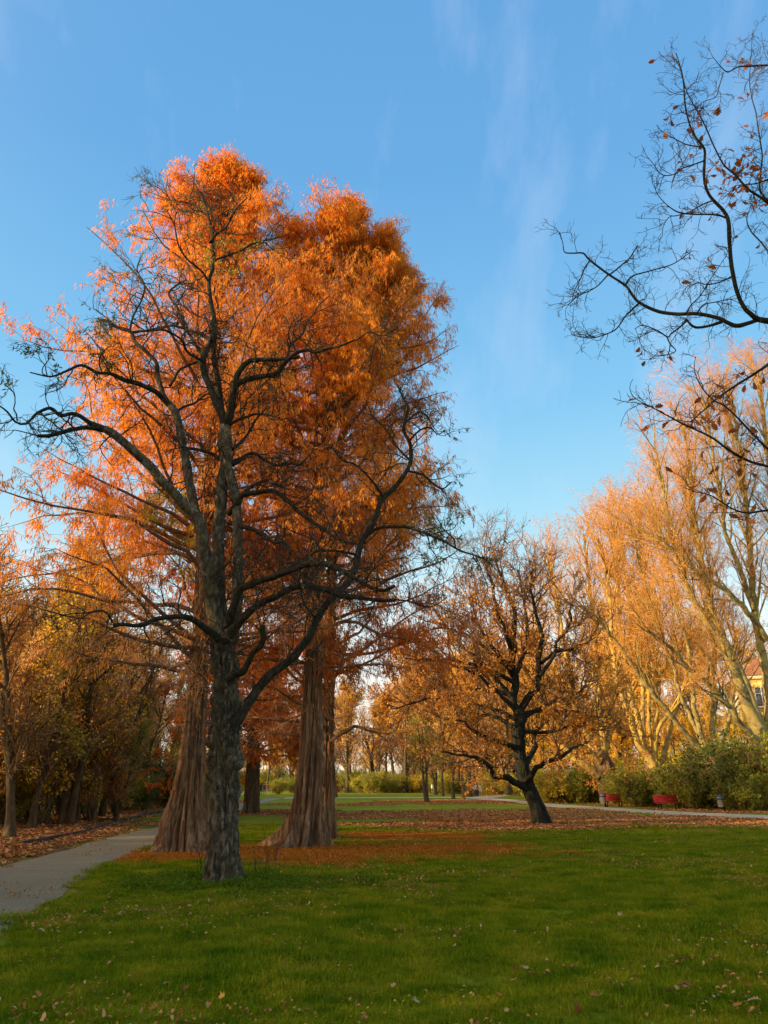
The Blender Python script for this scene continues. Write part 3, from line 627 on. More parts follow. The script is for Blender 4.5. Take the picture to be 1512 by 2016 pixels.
redwood('orange redwood with fluted trunk beside the path, left of the others', [(357, 1694, 64), (358, 1680, 52), (358, 1660, 46), (361, 1630, 42), (365, 1595, 37), (370, 1555, 31), (377, 1500, 26.5), (385, 1400, 22.5), (392, 1300, 19), (397, 1200, 16), (404, 1000, 13), (412, 900, 11), (424, 700, 8), (440, 500, 5), (456, 350, 1.2)], 21.0, B1,
        [(4, 4.2), (8, 5.6), (11, 6.2), (13.5, 5.1), (16, 3.6), (18, 2.6), (20, 2.3), (21.2, 1.7), (22.3, .8)], 4.2, 201, 104, .9)
redwood('tall redwood with twin fused stems and wide fluted base, middle of the three', [(592, 1682, 72), (594, 1668, 58), (598, 1650, 49), (603, 1620, 39), (608, 1585, 31), (614, 1520, 25), (619, 1450, 19), (622, 1380, 14), (622, 1300, 14), (626, 1150, 13), (632, 1000, 11), (645, 800, 8), (660, 600, 5), (676, 425, 1.2)], 22.4, B2,
        [(4, 3.4), (9, 4.5), (13, 4.3), (17, 3.1), (20, 2.4), (21.5, 1.7), (22.5, 1.0)], 4.8, 202, 92, .9, second=[(583, 1668, 30), (590, 1620, 22), (598, 1540, 17), (603, 1450, 14), (607, 1350, 12), (610, 1280, 11), (616, 1150, 10), (620, 1000, 7), (622, 850, 4), (624, 760, 1)])
redwood('redwood standing right behind the twin stemmed one, browner crown to the right', [(636, 1662, 26), (640, 1600, 20), (643, 1500, 16), (646, 1400, 14), (649, 1300, 12.5), (655, 1100, 10), (668, 900, 8), (690, 760, 6), (725, 640, 4), (768, 520, 1.2)], 25.6, B3,
        [(3, 4.4), (9, 5.0), (12, 4.5), (15, 3.7), (19, 2.3), (21, 1.4), (22.6, .7)], 3.2, 203, 100, .4, dens=.9)
M_oak_fol = leafmat('orange brown oak foliage', [(.42, .14, .03), (.66, .26, .045), (.84, .40, .07), (.90, .50, .10)], .45, .5, .4)
M_twig_oak = flat('reddish oak twig bark', (.20, .10, .048), .9, var=.4, spec=.1)
# ---------- the leaning oak
BO = P(1066, 1622, 34.8); BO[2] = 0
oak = thing('oak_tree', 'black leaning oak with a few brown leaves standing on leaf litter', 'tree', BO)
OT = [(1070, 1628, 24), (1067, 1618, 20), (1062, 1602, 17), (1054, 1580, 15.5), (1042, 1555, 15), (1032, 1528, 15), (1026, 1500, 13), (1023, 1475, 12), (1021, 1448, 12), (1024, 1418, 11), (1022, 1398, 10)]
c = trace(OT, 34.8, 34.8, BO, .07)
V, F = bole(c, 64, lambda z: .08+.12*np.exp(-z/.3), .05, 71, 2.6)
link('trunk', mesh('oak_trunk', [(V, F, 0)], M_oak, True), oak)
OL = [
 ([(1023, 1412, 10), (1013, 1380, 9), (1013, 1337, 8.5), (1010, 1297, 8), (1012, 1244, 6.5), (1012, 1205, 5), (1001, 1165, 4), (985, 1128, 3), (972, 1095, 2)], 0, .3),
 ([(1022, 1405, 9), (1036, 1380, 8), (1054, 1358, 7.4), (1063, 1337, 6.8), (1064, 1297, 6), (1067, 1266, 5.4), (1062, 1231, 4.6), (1054, 1200, 3.6), (1045, 1160, 2.6), (1050, 1120, 1.8)], 0, -1.2),
 ([(1034, 1552, 9), (1021, 1543, 8), (1004, 1534, 7.2), (985, 1531, 6.6), (971, 1529, 6), (968, 1516, 5.4), (959, 1505, 4.8), (938, 1490, 4), (902, 1484, 2.8), (870, 1478, 2)], -.2, -3),
 ([(1028, 1515, 7.5), (1010, 1514, 6.6), (986, 1508, 5.6), (953, 1502, 4.6), (927, 1488, 3.6), (900, 1462, 2.4)], 0, 2),
 ([(1022, 1478, 7.5), (1008, 1470, 6.6), (986, 1460, 5.6), (956, 1451, 4.6), (932, 1437, 3.4), (914, 1421, 2.6), (880, 1412, 1.6)], 0, -2.6),
 ([(1036, 1540, 8), (1048, 1523, 6.6), (1063, 1508, 5.6), (1080, 1498, 5), (1099, 1490, 4.4), (1115, 1479, 3.8), (1129, 1472, 3.4), (1150, 1466, 2.6), (1175, 1463, 1.8)], -.2, -3.4),
 ([(1032, 1512, 7), (1042, 1493, 6.4), (1054, 1469, 5.8), (1050, 1445, 4), (1068, 1425, 3)], 0, 2.4),
 ([(1020, 1440, 6), (998, 1424, 5), (968, 1410, 4), (926, 1405, 3), (885, 1408, 2)], 0, 2.6),
 ([(1018, 1400, 6), (990, 1370, 5), (955, 1340, 4), (915, 1318, 3), (870, 1305, 2)], 0, -2.2),
 ([(1010, 1330, 6.5), (990, 1300, 5.4), (965, 1265, 4.4), (940, 1225, 3.4), (925, 1180, 2.4)], .1, 2.5),
 ([(1011, 1300, 6), (998, 1250, 5), (980, 1200, 4), (968, 1150, 3), (955, 1100, 2)], .1, -1.8),
 ([(1014, 1330, 6), (1030, 1290, 5), (1038, 1240, 4), (1032, 1180, 3), (1020, 1120, 2)], .1, 2.6),
 ([(1064, 1330, 5), (1085, 1300, 4), (1098, 1262, 3.4), (1118, 1235, 2.6), (1125, 1190, 1.8)], -.6, -2.4),
 ([(1066, 1305, 4.4), (1092, 1285, 3.6), (1125, 1275, 2.8), (1160, 1268, 1.8)], -.7, 1.5),
 ([(1013, 1380, 6), (985, 1345, 5), (945, 1300, 4), (900, 1262, 3), (865, 1215, 2)], 0, .6),
 ([(1012, 1345, 5.5), (990, 1330, 5), (940, 1312, 4), (880, 1298, 3), (825, 1300, 2)], 0, -1.6),
 ([(1016, 1372, 5.5), (985, 1362, 5), (930, 1360, 4), (870, 1372, 3), (815, 1380, 2.2), (780, 1395, 1.6)], 0, .5),
 ([(1020, 1420, 5), (975, 1395, 4), (920, 1385, 3), (860, 1345, 2.2), (820, 1340, 1.6)], 0, 3.2),
 ([(1026, 1405, 5), (1075, 1400, 4), (1130, 1400, 3), (1180, 1412, 2), (1205, 1408, 1.4)], 0, 2.6),
 ([(1030, 1440, 5), (1075, 1440, 4), (1125, 1432, 3), (1170, 1437, 2)], 0, -2.2),
 ([(1010, 1310, 5), (975, 1290, 4), (925, 1255, 3), (880, 1235, 2.2), (845, 1240, 1.6)], 0, 1.4),
 ([(1022, 1425, 6), (1050, 1400, 5), (1085, 1385, 4), (1120, 1375, 3), (1155, 1350, 2)], 0, .8),
]
LB = []; rg = rng_(31)
for i, (pp, a, b) in enumerate(OL):
    c = trace(pp, 34.8+a, 34.8+b, BO, .16, .10, 300+i, rs=.85)
    link('limb', limb_mesh('oak_limb', c, M_oak, k=9, bump=.2, furrow=.1, seed=i+50), oak)
    LB.append((as_batch(c, 8), np.linalg.norm(np.diff(c[:, :3], axis=0), axis=1).sum()))
pts = np.concatenate([b[0][0] for b in LB]); rad = np.concatenate([b[0][1] for b in LB])
per = np.array([int(max(6, l*(1.8 if i in (2, 3, 4) else 2.7))) for i, (_, l) in enumerate(LB)])
tw, bs = levels(rg, (pts, rad), [
    dict(per=per, len=2.6, tap=.25, ang=42, asd=15, r=.032, r1=.012, n=6, wob=.20, up=.25, k=4, t0=.2, upb=.25),
    dict(per=7, len=1.1, tap=.3, ang=40, asd=15, r=.014, r1=.008, n=4, wob=.2, up=.15, k=3, t0=.15, upb=.1),
    dict(per=5, len=.6, tap=.3, ang=40, asd=14, r=.009, r1=.006, n=2, wob=.2, up=.1, k=3, t0=.2, rmin=.006)])
link('twigs', mesh('oak_twigs', tw, M_twig_oak), oak, kind='stuff')
S, D = tips(bs[2], 7, rg, .2, 1.); px, py = pin(S+BO)
k = rg.random(len(S)) < np.clip((py-1100)/260, .07, .8)*(fbm(S*.7, 5, 2) > -.15)
S, D = S[k], D[k]
v, f = leaf_quads(rg, S, D+rg.normal(0, .6, S.shape), rg.uniform(.10, .17, len(S)), .07)
link('foliage', mesh('oak_leaves', [(v, f, 0)], M_oak_fol), oak, kind='stuff')

# ---------- plane trees on the right
def plane(label, trunk, limbs, Y, seed, n1=1.0, leaf=.5, mat=M_plane, K=40, Y_b=None, twm=None, z_len=1.0, nosub=False):
    base = P(trunk[0][0], trunk[0][1], Y); base[2] = 0
    t = thing('plane_tree', label, 'tree', base)
    rg = rng_(seed)
    c = trace(trunk, Y, Y, base, .15, rs=.88)
    c = np.vstack([[c[0, 0], c[0, 1], -.1, c[0, 3]*1.15], c[c[:, 2] > .05]])
    V, F = bole(c, K, lambda z: .12+.10*np.exp(-z/.6), .08, seed, 2.4, lambda Z, A, r: .10*vn(np.stack([np.cos(A)*3, np.sin(A)*3, Z*1.6], -1), seed)*(r > .3))
    link('trunk', mesh('plane_trunk', [(V, F, 0)], M_plane_burl, True), t)
    LB = []
    for i, (pp, a, b) in enumerate(limbs):
        c = trace(pp, Y+a, Y+b, base, .3, .12, seed+i, rs=.70)
        link('limb', limb_mesh('plane_limb', c, mat, k=12, bump=.07, seed=seed+i), t)
        ln = np.linalg.norm(np.diff(c[:, :3], axis=0), axis=1)
        LB.append((as_batch(c, 9), ln.sum()))
    pts = np.concatenate([b[0][0] for b in LB]); rad = np.concatenate([b[0][1] for b in LB])
    per = np.array([int(max(4, l*1.45*n1)) for _, l in LB])
    tw, bs = levels(rg, (pts, rad), [
        dict(per=per, len=6.0*z_len, tap=.45, ang=27, asd=10, r=.075, r1=.014, n=8, wob=.085, up=.10, k=5, t0=.25, upb=.2),
        dict(per=8, len=2.6*z_len, tap=.4, ang=32, asd=11, r=.019, r1=.008, n=5, wob=.13, up=.08, k=3, t0=.15, upb=.1),
        dict(per=5, len=1.0*z_len, tap=.35, ang=38, asd=13, r=.010, r1=.006, n=3, wob=.2, up=.05, k=3, t0=.15, upb=.05, rmin=.007),
        dict(per=2, len=.42*z_len, tap=.3, ang=36, asd=13, r=.008, r1=.006, n=1, wob=.2, k=3, t0=.3, rmin=.006)])
    V, F = tubes(*bs[0], 5)
    link('branches', mesh('plane_branches', tw[:1], mat, True), t, kind='stuff')
    link('twigs', mesh('plane_twigs', tw[1:], twm or M_twig_gold), t, kind='stuff')
    S, D = tips(bs[3], 1, rg, .3, 1.); k = rg.random(len(S)) < leaf*.9; S, D = S[k], D[k]
    v, f = leaf_quads(rg, S, D+rg.normal(0, .6, S.shape), rg.uniform(.07, .14, len(S)), .07)
    link('foliage', mesh('plane_leaves', [(v, f, 0)], M_plane_leaf), t, kind='stuff')
    return t
M_plane_leaf = leafmat('pinkish tan last leaves', [(.66, .28, .06), (.82, .42, .08), (.88, .54, .12)], .4)
plane('plane tree with scaly burly trunk beside the red bench and bin', [(1200, 1584, 19), (1197, 1560, 18), (1196, 1535, 17), (1192, 1512, 19), (1188, 1492, 16), (1186, 1478, 10)], [
 ([(1190, 1505, 13), (1176, 1482, 11), (1160, 1455, 9.5), (1145, 1425, 8.5), (1128, 1380, 7.5), (1118, 1320, 6.5), (1108, 1250, 5.2), (1095, 1170, 4), (1078, 1095, 2.6)], 0, -2),
 ([(1180, 1530, 12), (1160, 1512, 11), (1130, 1490, 10), (1105, 1466, 8), (1085, 1430, 7), (1075, 1380, 6), (1060, 1310, 5), (1055, 1240, 4)], 0, 2),
 ([(1188, 1485, 12), (1186, 1440, 10), (1180, 1380, 9), (1176, 1300, 7.5), (1168, 1220, 6), (1160, 1140, 4.6), (1150, 1060, 3)], 0, .5),
 ([(1190, 1485, 10), (1200, 1440, 8), (1206, 1390, 7), (1204, 1320, 6), (1215, 1240, 4.5), (1218, 1160, 3.4), (1205, 1080, 2)], 0, 3),
 ([(1180, 1500, 9), (1162, 1480, 8), (1135, 1471, 6.5), (1105, 1450, 5), (1080, 1415, 4), (1062, 1370, 3)], -.5, -4),
], 68, 401, .95, .8)
plane('plane tree forking low into a fan of sunlit yellow stems', [(1292, 1590, 19), (1288, 1560, 17.5), (1287, 1540, 17), (1288, 1520, 19), (1288, 1508, 16)], [
 ([(1288, 1512, 14), (1277, 1489, 10.5), (1257, 1464, 9), (1243, 1421, 8), (1229, 1384, 7.6), (1217, 1345, 7.2), (1207, 1287, 6.2), (1203, 1233, 5.4), (1195, 1150, 4.4), (1180, 1060, 3)], -.3, -3),
 ([(1286, 1505, 11), (1279, 1485, 9), (1263, 1436, 8.5), (1249, 1396, 8), (1239, 1360, 7.2), (1232, 1305, 6.4), (1218, 1216, 5), (1212, 1120, 3.8), (1215, 1020, 2.6)], 0, -.5),
 ([(1290, 1508, 11), (1289, 1464, 8), (1290, 1421, 7.6), (1291, 1350, 7), (1286, 1270, 6), (1272, 1180, 5), (1262, 1080, 4), (1250, 980, 2.6)], -.2, .6),
 ([(1286, 1480, 7), (1280, 1436, 5.5), (1277, 1379, 5), (1277, 1310, 4.4), (1262, 1220, 3.6), (1240, 1120, 2.6)], .4, 2.5),
 ([(1296, 1508, 10), (1306, 1490, 8), (1314, 1459, 7.5), (1323, 1421, 6.4), (1330, 1400, 6), (1352, 1364, 5), (1372, 1325, 4), (1385, 1270, 3)], .3, 3.5),
 ([(1291, 1450, 6), (1300, 1428, 5.6), (1315, 1410, 5), (1335, 1385, 4.4), (1352, 1340, 3.8), (1356, 1280, 3)], -.2, -2),
 ([(1270, 1470, 7), (1267, 1441, 6.5), (1266, 1400, 6), (1263, 1340, 5.6), (1255, 1260, 5), (1235, 1160, 4), (1222, 1060, 2.6)], 3, 5),
], 62, 402, 1.0, .7)
plane('plane tree among the shrubs with one long limb crossing to the upper left', [(1402, 1592, 20), (1400, 1560, 18), (1398, 1530, 17), (1396, 1512, 16), (1396, 1500, 13)], [
 ([(1394, 1510, 10), (1383, 1484, 8.5), (1354, 1450, 7.5), (1323, 1413, 7), (1297, 1381, 6.4), (1274, 1350, 6), (1236, 1296, 5.2), (1200, 1248, 4.4), (1172, 1215, 3.6), (1143, 1191, 2.6)], -.5, -5),
 ([(1394, 1508, 9), (1389, 1488, 8), (1380, 1450, 7.4), (1369, 1401, 7), (1363, 1350, 6.6), (1355, 1280, 5.6), (1332, 1180, 4.6), (1305, 1080, 3.8), (1280, 960, 2.6)], 0, -1),
 ([(1398, 1505, 10), (1402, 1480, 9), (1403, 1436, 8.5), (1404, 1379, 8.5), (1404, 1340, 8), (1403, 1270, 6.8), (1392, 1170, 5.4), (1370, 1060, 4.2), (1345, 940, 2.8)], .2, 1.4),
 ([(1400, 1505, 9), (1416, 1480, 7.5), (1428, 1440, 6.5), (1440, 1390, 5.6), (1445, 1320, 4.6), (1452, 1240, 3.6)], .3, 4),
 ([(1396, 1490, 7), (1372, 1440, 6), (1345, 1380, 5.4), (1325, 1310, 4.6), (1290, 1220, 4), (1262, 1120, 3), (1240, 1020, 2)], .3, 2),
], 57.5, 403, 1.0, .6, mat=M_plane_shade)
plane('massive leaning plane tree at the right edge in front of the yellow house', [(1556, 1596, 34), (1548, 1560, 32), (1536, 1520, 31), (1524, 1488, 31), (1513, 1462, 30), (1504, 1448, 22)], [
 ([(1508, 1456, 24), (1489, 1425, 18), (1471, 1387, 16), (1461, 1355, 14.5), (1451, 1325, 13.5), (1439, 1300, 12.5), (1418, 1259, 11), (1389, 1216, 9.6), (1361, 1173, 8.4), (1340, 1120, 7), (1320, 1040, 5.6), (1305, 960, 4.4), (1290, 880, 3)], -.3, -3),
 ([(1510, 1456, 20), (1503, 1435, 15), (1487, 1400, 12), (1470, 1350, 11), (1452, 1310, 10), (1425, 1251, 8.8), (1402, 1205, 7.6), (1388, 1140, 6.2), (1372, 1050, 5), (1360, 940, 3.8), (1345, 830, 2.6)], .5, 1.5),
 ([(1500, 1465, 14), (1480, 1450, 10), (1457, 1424, 9), (1431, 1387, 8), (1397, 1350, 7.4), (1364, 1323, 6.6), (1330, 1285, 5.8), (1300, 1259, 5), (1268, 1235, 4)], -.8, -6),
 ([(1520, 1450, 18), (1516, 1400, 15), (1510, 1340, 13), (1500, 1290, 11.5), (1486, 1210, 10), (1478, 1109, 8), (1470, 1000, 6.4), (1455, 880, 4.8), (1440, 770, 3)], .5, 0),
 ([(1510, 1260, 9), (1480, 1215, 8), (1443, 1176, 7.4), (1405, 1146, 6.6), (1371, 1126, 5.6), (1330, 1085, 4.4), (1290, 1050, 3)], 0, -4),
 ([(1530, 1450, 18), (1545, 1380, 15), (1548, 1300, 12.5), (1540, 1200, 10.5), (1528, 1080, 8.5), (1518, 960, 6.5), (1505, 840, 4.6), (1492, 730, 2.8)], .5, 2),
 ([(1484, 1200, 7), (1460, 1130, 6), (1430, 1050, 5), (1415, 960, 4), (1398, 860, 3), (1380, 770, 2)], 0, -2.5),
], 54.5, 404, 1.15, .6, K=56, mat=M_plane_shade)

# ---------- generic park trees for the middle distance and the woods
def gen_tree(rg, H, r0, nst, lean=.08, crownz=.3, wid=.34, k1=16, k2=8, k3=6, k4=0, leaf=2, leafsz=.14, tm=0, spread=40, wob=.14):
    """returns dict of geometry arrays in local space"""
    ang = rg.random(nst)*2*pi; S = np.zeros((nst, 3)); S[:, :2] = rg.normal(0, r0*.5, (nst, 2))*(nst > 1); S[:, 2] = -.1
    D = np.stack([np.cos(ang)*lean*(1+2*(nst > 1)), np.sin(ang)*lean*(1+2*(nst > 1)), np.ones(nst)], 1)
    tp, tr = grow(rg, S, D, H*rg.uniform(.82, 1, nst), r0, r0*.12, 12, wob*.45, .10)
    tr[:, 0] *= 1.35
    T = tubes(tp, tr, 8)
    sp = [dict(per=k1, len=H*wid, tap=.55, ang=spread, asd=12, r=r0*.4, r1=.02, n=6, wob=wob, up=.22, k=4, t0=crownz, upb=.2),
          dict(per=k2, len=H*wid*.42, tap=.4, ang=42, asd=14, r=.03, r1=.012, n=3, wob=wob*1.2, up=.12, k=3, t0=.15, rmin=.012),
          dict(per=k3, len=H*wid*.2, tap=.3, ang=42, asd=14, r=.014, r1=.009, n=2, wob=.2, k=3, t0=.15, rmin=.011)]
    if k4: sp.append(dict(per=k4, len=H*wid*.1, tap=.3, ang=42, asd=14, r=.011, r1=.009, n=1, wob=.2, k=3, t0=.2, rmin=.010))
    tw, bs = levels(rg, (tp, tr), sp)
    S, D = tips(bs[2], leaf, rg, .1, 1.) if leaf else (np.zeros((0, 3)),)*2
    return dict(T=T, tw=tw, S=S, D=D, sz=leafsz)
def gen_parts(g, rg, bark_m, twig_m, leaf_m, leafk=.8, clump=.9):
    S, D = g['S'], g['D']
    o = [('trunk', mesh('trunk', [(*g['T'], 0)], bark_m, True)), ('limbs', mesh('limbs', [g['tw'][0]], bark_m)), ('twigs', mesh('twigs', g['tw'][1:], twig_m))]
    if len(S):
        k = rg.random(len(S)) < leafk*(fbm(S*clump, 77, 2) > -.2); S, D = S[k], D[k]
        v, f = leaf_quads(rg, S+rg.normal(0, .06, S.shape), D+rg.normal(0, .7, S.shape), g['sz']*rg.uniform(.7, 1.3, len(S)), g['sz']*.62)
        o.append(('foliage', mesh('foliage', [(v, f, 0)], leaf_m)))
    return o
def place(parts, name, label, cat, loc, rz, s, group=None, **kw):
    t = thing(name, label, cat, loc, rz, group); t.scale = (s, s, s)
    for n, me in parts:
        o = link(n, me, t)
        if n in ('twigs', 'foliage', 'limbs'): o['kind'] = 'stuff'
        if n == 'limbs': o.name = 'branches'
    return t
rg = rng_(900)
PLACES = [(120, 'at the far left of the wood'), (240, 'left of the fluted redwoods'), (345, 'close left of the first redwood'), (410, 'behind the first redwood'), (530, 'beside the middle redwood'), (640, 'behind the middle redwood'), (720, 'just right of the redwoods'), (800, 'over the open lawn'), (880, 'over the split stemmed tree'), (960, 'left of the walking couple'), (1040, 'behind the leaning oak'), (1120, 'right of the leaning oak'), (1200, 'behind the burly plane tree'), (1290, 'behind the sunlit stems'), (1370, 'above the second bench'), (1450, 'above the lone bin'), (9999, 'at the right edge')]
def where(x, y, s, lo, hi, rows):
    px, _ = pin(np.array([[x, y, 1.]])); pl = next(n_ for e_, n_ in PLACES if px[0] < e_)
    k = min(2, int(3*(y-rows[0])/(rows[1]-rows[0]))); return ('low', 'middling', 'tall')[min(2, max(0, int(3*(s-lo)/(hi-lo))))], ('front', 'middle', 'rear')[max(0, k)], pl
VW = []   # woodland variants, 12 m high
for i, (leafm, twm, lf, lk) in enumerate([(M_gold_leaf, M_twig_brown, 5, .75), (M_brown_leaf, M_twig_pink, 4, .55), (M_yg_leaf, M_twig_brown, 5, .6), (M_gold_leaf, M_twig_pink, 3, .5), (M_brown_leaf, M_twig_brown, 2, .3)]):
    g = gen_tree(rg, 12.5, .17, [1, 2, 1, 3, 2][i], .07, .16, .26, [26, 14, 28, 10, 14][i], 9, 7, 0, lf, .13, spread=42)
    VW.append(gen_parts(g, rg, M_wood, twm, leafm, lk))
# named trees of the left woodland, seen along the path: (px, py base, Y, variant, scale, label)
WL = [
 (24, 1640, 26, 4, .86, 'dark slender tree nearest the left edge of the picture'),
 (62, 1630, 31, 2, .8, 'thin greenish leaved tree just right of the dark edge tree'),
 (88, 1622, 35, 1, .85, 'thin leaning brown leaved tree between the edge and the flared twin trunks'),
 (128, 1625, 34, 3, 1.0, 'woodland tree with flared mossy foot and several stems above the path bank'),
 (150, 1615, 37, 0, 1.02, 'golden tree just behind the flared multi stem tree'),
 (184, 1614, 37.5, 0, .98, 'golden leaved tree with a straight trunk on orange leaf litter'),
 (197, 1608, 41, 4, .9, 'thin bare tree right beside the straight golden one'),
 (245, 1592, 52, 1, .95, 'brown leaved tree on the bank halfway to the fluted redwood'),
 (285, 1590, 56, 2, .95, 'yellow green tree at the bend of the bank left of the fluted redwood'),
 (318, 1584, 62, 0, .9, 'golden tree glimpsed beside the left foot of the redwood'),
]
for px, py, Y, v, s, lab in WL:
    b = P(px, py, Y); b[2] = 0
    place(VW[v], 'woodland_tree', lab, 'tree', b, rg.random()*6.28, s)
# the wood behind them, tree after tree
def inview(x, y, pad=4): return abs(x) < .54*y+pad
n = 0
while n < 96:
    y = rg.uniform(34, 120); x = rg.uniform(-.55*y-1, -.245*y-3.5)
    if x > -11 or (y < 60 and x > -.27*y-4): continue
    v = int(rg.integers(0, 5)); s = rg.uniform(.72, 1.05)*(1 if y < 55 else 1.2)
    w_ = where(x, y, s, .72, 1.2, (34, 120)); lab = '%s %s tree, %s row, %s' % (w_[0], ['golden leaved', 'brown leaved', 'yellow green', 'many stemmed golden', 'almost bare'][v], w_[1], w_[2])
    place(VW[v], 'woodland_tree', lab, 'tree', (x, y, 0), rg.random()*6.28, s, 'trees of the wood left of the path'); n += 1
# the same wood goes on beside and behind the camera: one mass, nothing of it is in the picture
parts = []; T = []
for i in range(150):
    x, y = rg.uniform(-62, -26), rg.uniform(-75, 46)
    if x > -.56*y-10 and y > 5: x = -.56*y-10-rg.uniform(0, 8) 
    H = rg.uniform(13.0, 15.2)-(9.0 if y > 12 else 0); n_ = 420
    S = np.stack([x+rg.normal(0, 1.9, n_), y+rg.normal(0, 1.9, n_), H*np.clip(rg.beta(1.6, 1.15, n_), .05, 1)], 1)
    parts.append((*leaf_quads(rg, S, rg.normal(0, 1, S.shape), rg.uniform(.5, .9, n_), .5), 1))
    p_, r_ = grow(rg, np.array([[x, y, 0.]]), np.array([[0, 0, 1.]]), H*.9, .16, .04, 4, .05); T.append((*tubes(p_, r_, 5), 0))
for x, y, H in ((-15.5, 9.2, 14.4), (-17.5, 4.6, 17.5), (-20, .5, 18), (-22, -4, 18), (-25, -9, 18), (-16.8, 11.6, 11.5)):
    n_ = 1500
    S = np.stack([x+rg.normal(0, 1.7, n_), y+rg.normal(0, 1.5, n_), H*np.clip(rg.beta(1.9, 1.1, n_), .1, 1)], 1)
    parts.append((*leaf_quads(rg, S, rg.normal(0, 1, S.shape), rg.uniform(.4, .7, n_), .4), 1))
    p_, r_ = grow(rg, np.array([[x, y, 0.]]), np.array([[0, 0, 1.]]), H*.9, .2, .04, 4, .05); T.append((*tubes(p_, r_, 5), 0))
link('woodland', mesh('woodland', T+parts, [M_wood, M_gold_leaf]), kind='stuff', label='wood continuing beside and behind the viewer')
# ---------- middle distance trees
VF = []
for i, (leafm, twm, lf, lk, ns, H) in enumerate([(M_brown_leaf, M_twig_brown, 4, .6, 1, 15), (M_gold_leaf, M_twig_gold, 5, .8, 1, 14), (M_yg_leaf, M_twig_brown, 4, .7, 2, 13), (M_brown_leaf, M_twig_pink, 2, .3, 1, 17), (M_gold_leaf, M_twig_pink, 3, .4, 3, 14)]):
    g = gen_tree(rg, H, .26, ns, .06, .2, .33, 18 if ns == 1 else 9, 9, 7, 0, lf, .20, spread=46)
    VF.append(gen_parts(g, rg, M_wood, twm, leafm, lk, .5))
MID = [
 (840, 1580, 74, 2, .62, 'tree_small', 'small tree splitting into two slanting stems left of the leaning oak'),
 (893, 1574, 92, 1, .78, '', 'dark straight trunk left of the twin pale trunks by the path'),
 (913, 1575, 88, 3, .74, '', 'forked pale trunk by the path junction left of the couple'),
 (872, 1569, 112, 0, .8, '', 'straight grey trunk further back left of the path junction'),
 (926, 1567, 118, 3, .8, '', 'thin dark trunk just left of the walking couple'),
 (655, 1571, 104, 0, .86, '', 'orange lit trunk of the pair on the far lawn by the cars'),
 (661, 1571, 101, 3, .80, '', 'grey spreading trunk of the pair on the far lawn by the cars'),
 (858, 1566, 125, 4, .7, '', 'low golden tree behind the small split stemmed tree'),
]
for px, py, Y, v, s, _, lab in MID:
    b = P(px, py, Y); b[2] = 0
    place(VF[v], 'park_tree', lab, 'tree', b, rg.random()*6.28, s)
# bald cypress with drooping rust foliage between the two big trunks
BC = P(495, 1601, 46); BC[2] = 0
t = thing('cypress_tree', 'pale grey trunk under drooping rust red foliage seen between the two fluted redwoods', 'tree', BC)
c = trace([(495, 1606, 21), (495, 1596, 17), (496, 1580, 15.5), (497, 1550, 14.5), (499, 1500, 13), (500, 1440, 11), (502, 1380, 8), (504, 1300, 4)], 46, 46, BC, .15)
V, F = bole(c, 48, lambda z: .08+.2*np.exp(-z/.5), .03, 91, 2.6); link('trunk', mesh('cypress_trunk', [(V, F, 0)], M_wood, True), t)
bt = as_batch(c, 9); g_ = rng_(55)
tw, bs = levels(g_, bt, [dict(per=60, len=6.2, tap=.4, ang=78, asd=12, r=.07, r1=.015, n=7, wob=.12, up=.05, droop=.28, k=4, t0=.34), dict(per=10, len=1.9, tap=.4, ang=50, asd=12, r=.02, r1=.01, n=4, wob=.15, droop=.3, k=3, t0=.15, rmin=.01), dict(per=7, len=.8, tap=.3, ang=48, asd=12, r=.012, r1=.008, n=2, wob=.15, droop=.3, k=3, t0=.1, rmin=.009)])
link('branches', mesh('cypress_branches', tw, M_twig_brown), t, kind='stuff')
S, D = tips(bs[2], 14, g_, .05, 1.); k = g_.random(len(S)) < .9*(fbm(S*.5, 6, 2) > -.15); S, D = S[k], D[k]; D = D*.6; D[:, 2] -= .7
link('foliage', mesh('cypress_foliage', [(*leaf_quads(g_, S, D+g_.normal(0, .15, D.shape), g_.uniform(.14, .30, len(S)), .055), 0)], M_needle_red), t, kind='stuff')
# far belt of trees closing the lawn, and the avenue behind the plane trees
n = 0
while n < 90:
    y = rg.uniform(150, 250); x = rg.uniform(-.30*y, .30*y)
    if y < 215 and -.095*y < x < .02*y: continue
    v = int(rg.integers(0, 5)); s = rg.uniform(.75, 1.1)
    w_ = where(x, y, s, .75, 1.1, (150, 250)); place(VF[v], 'far_tree', '%s %s tree of the far belt, %s row, %s' % (w_[0], ['brown', 'golden', 'yellow green', 'nearly bare', 'bushy golden'][v], w_[1], w_[2]), 'tree', (x, y, 0), rg.random()*6.28, s, 'far belt of trees'); n += 1
n = 0
while n < 66:
    y = rg.uniform(105, 185); x = rg.uniform(-.06*y, .19*y)
    if y < 150 and x < .09*y and abs(x/y-.126) > .0: continue
    if abs(x/y-.123) < .012 and y < 135: continue
    v = int(rg.choice([0, 1, 3, 4, 0])); s = rg.uniform(1.05, 1.75)
    w_ = where(x, y, s, 1.05, 1.75, (105, 185)); place(VF[v], 'park_tree', '%s %s tree beyond the lawn, %s row, %s' % (w_[0], ['brown', 'golden', '', 'nearly bare', 'many stemmed'][v], w_[1], w_[2]), 'tree', (x, y, 0), rg.random()*6.28, s, 'trees closing the lawn'); n += 1
n = 0
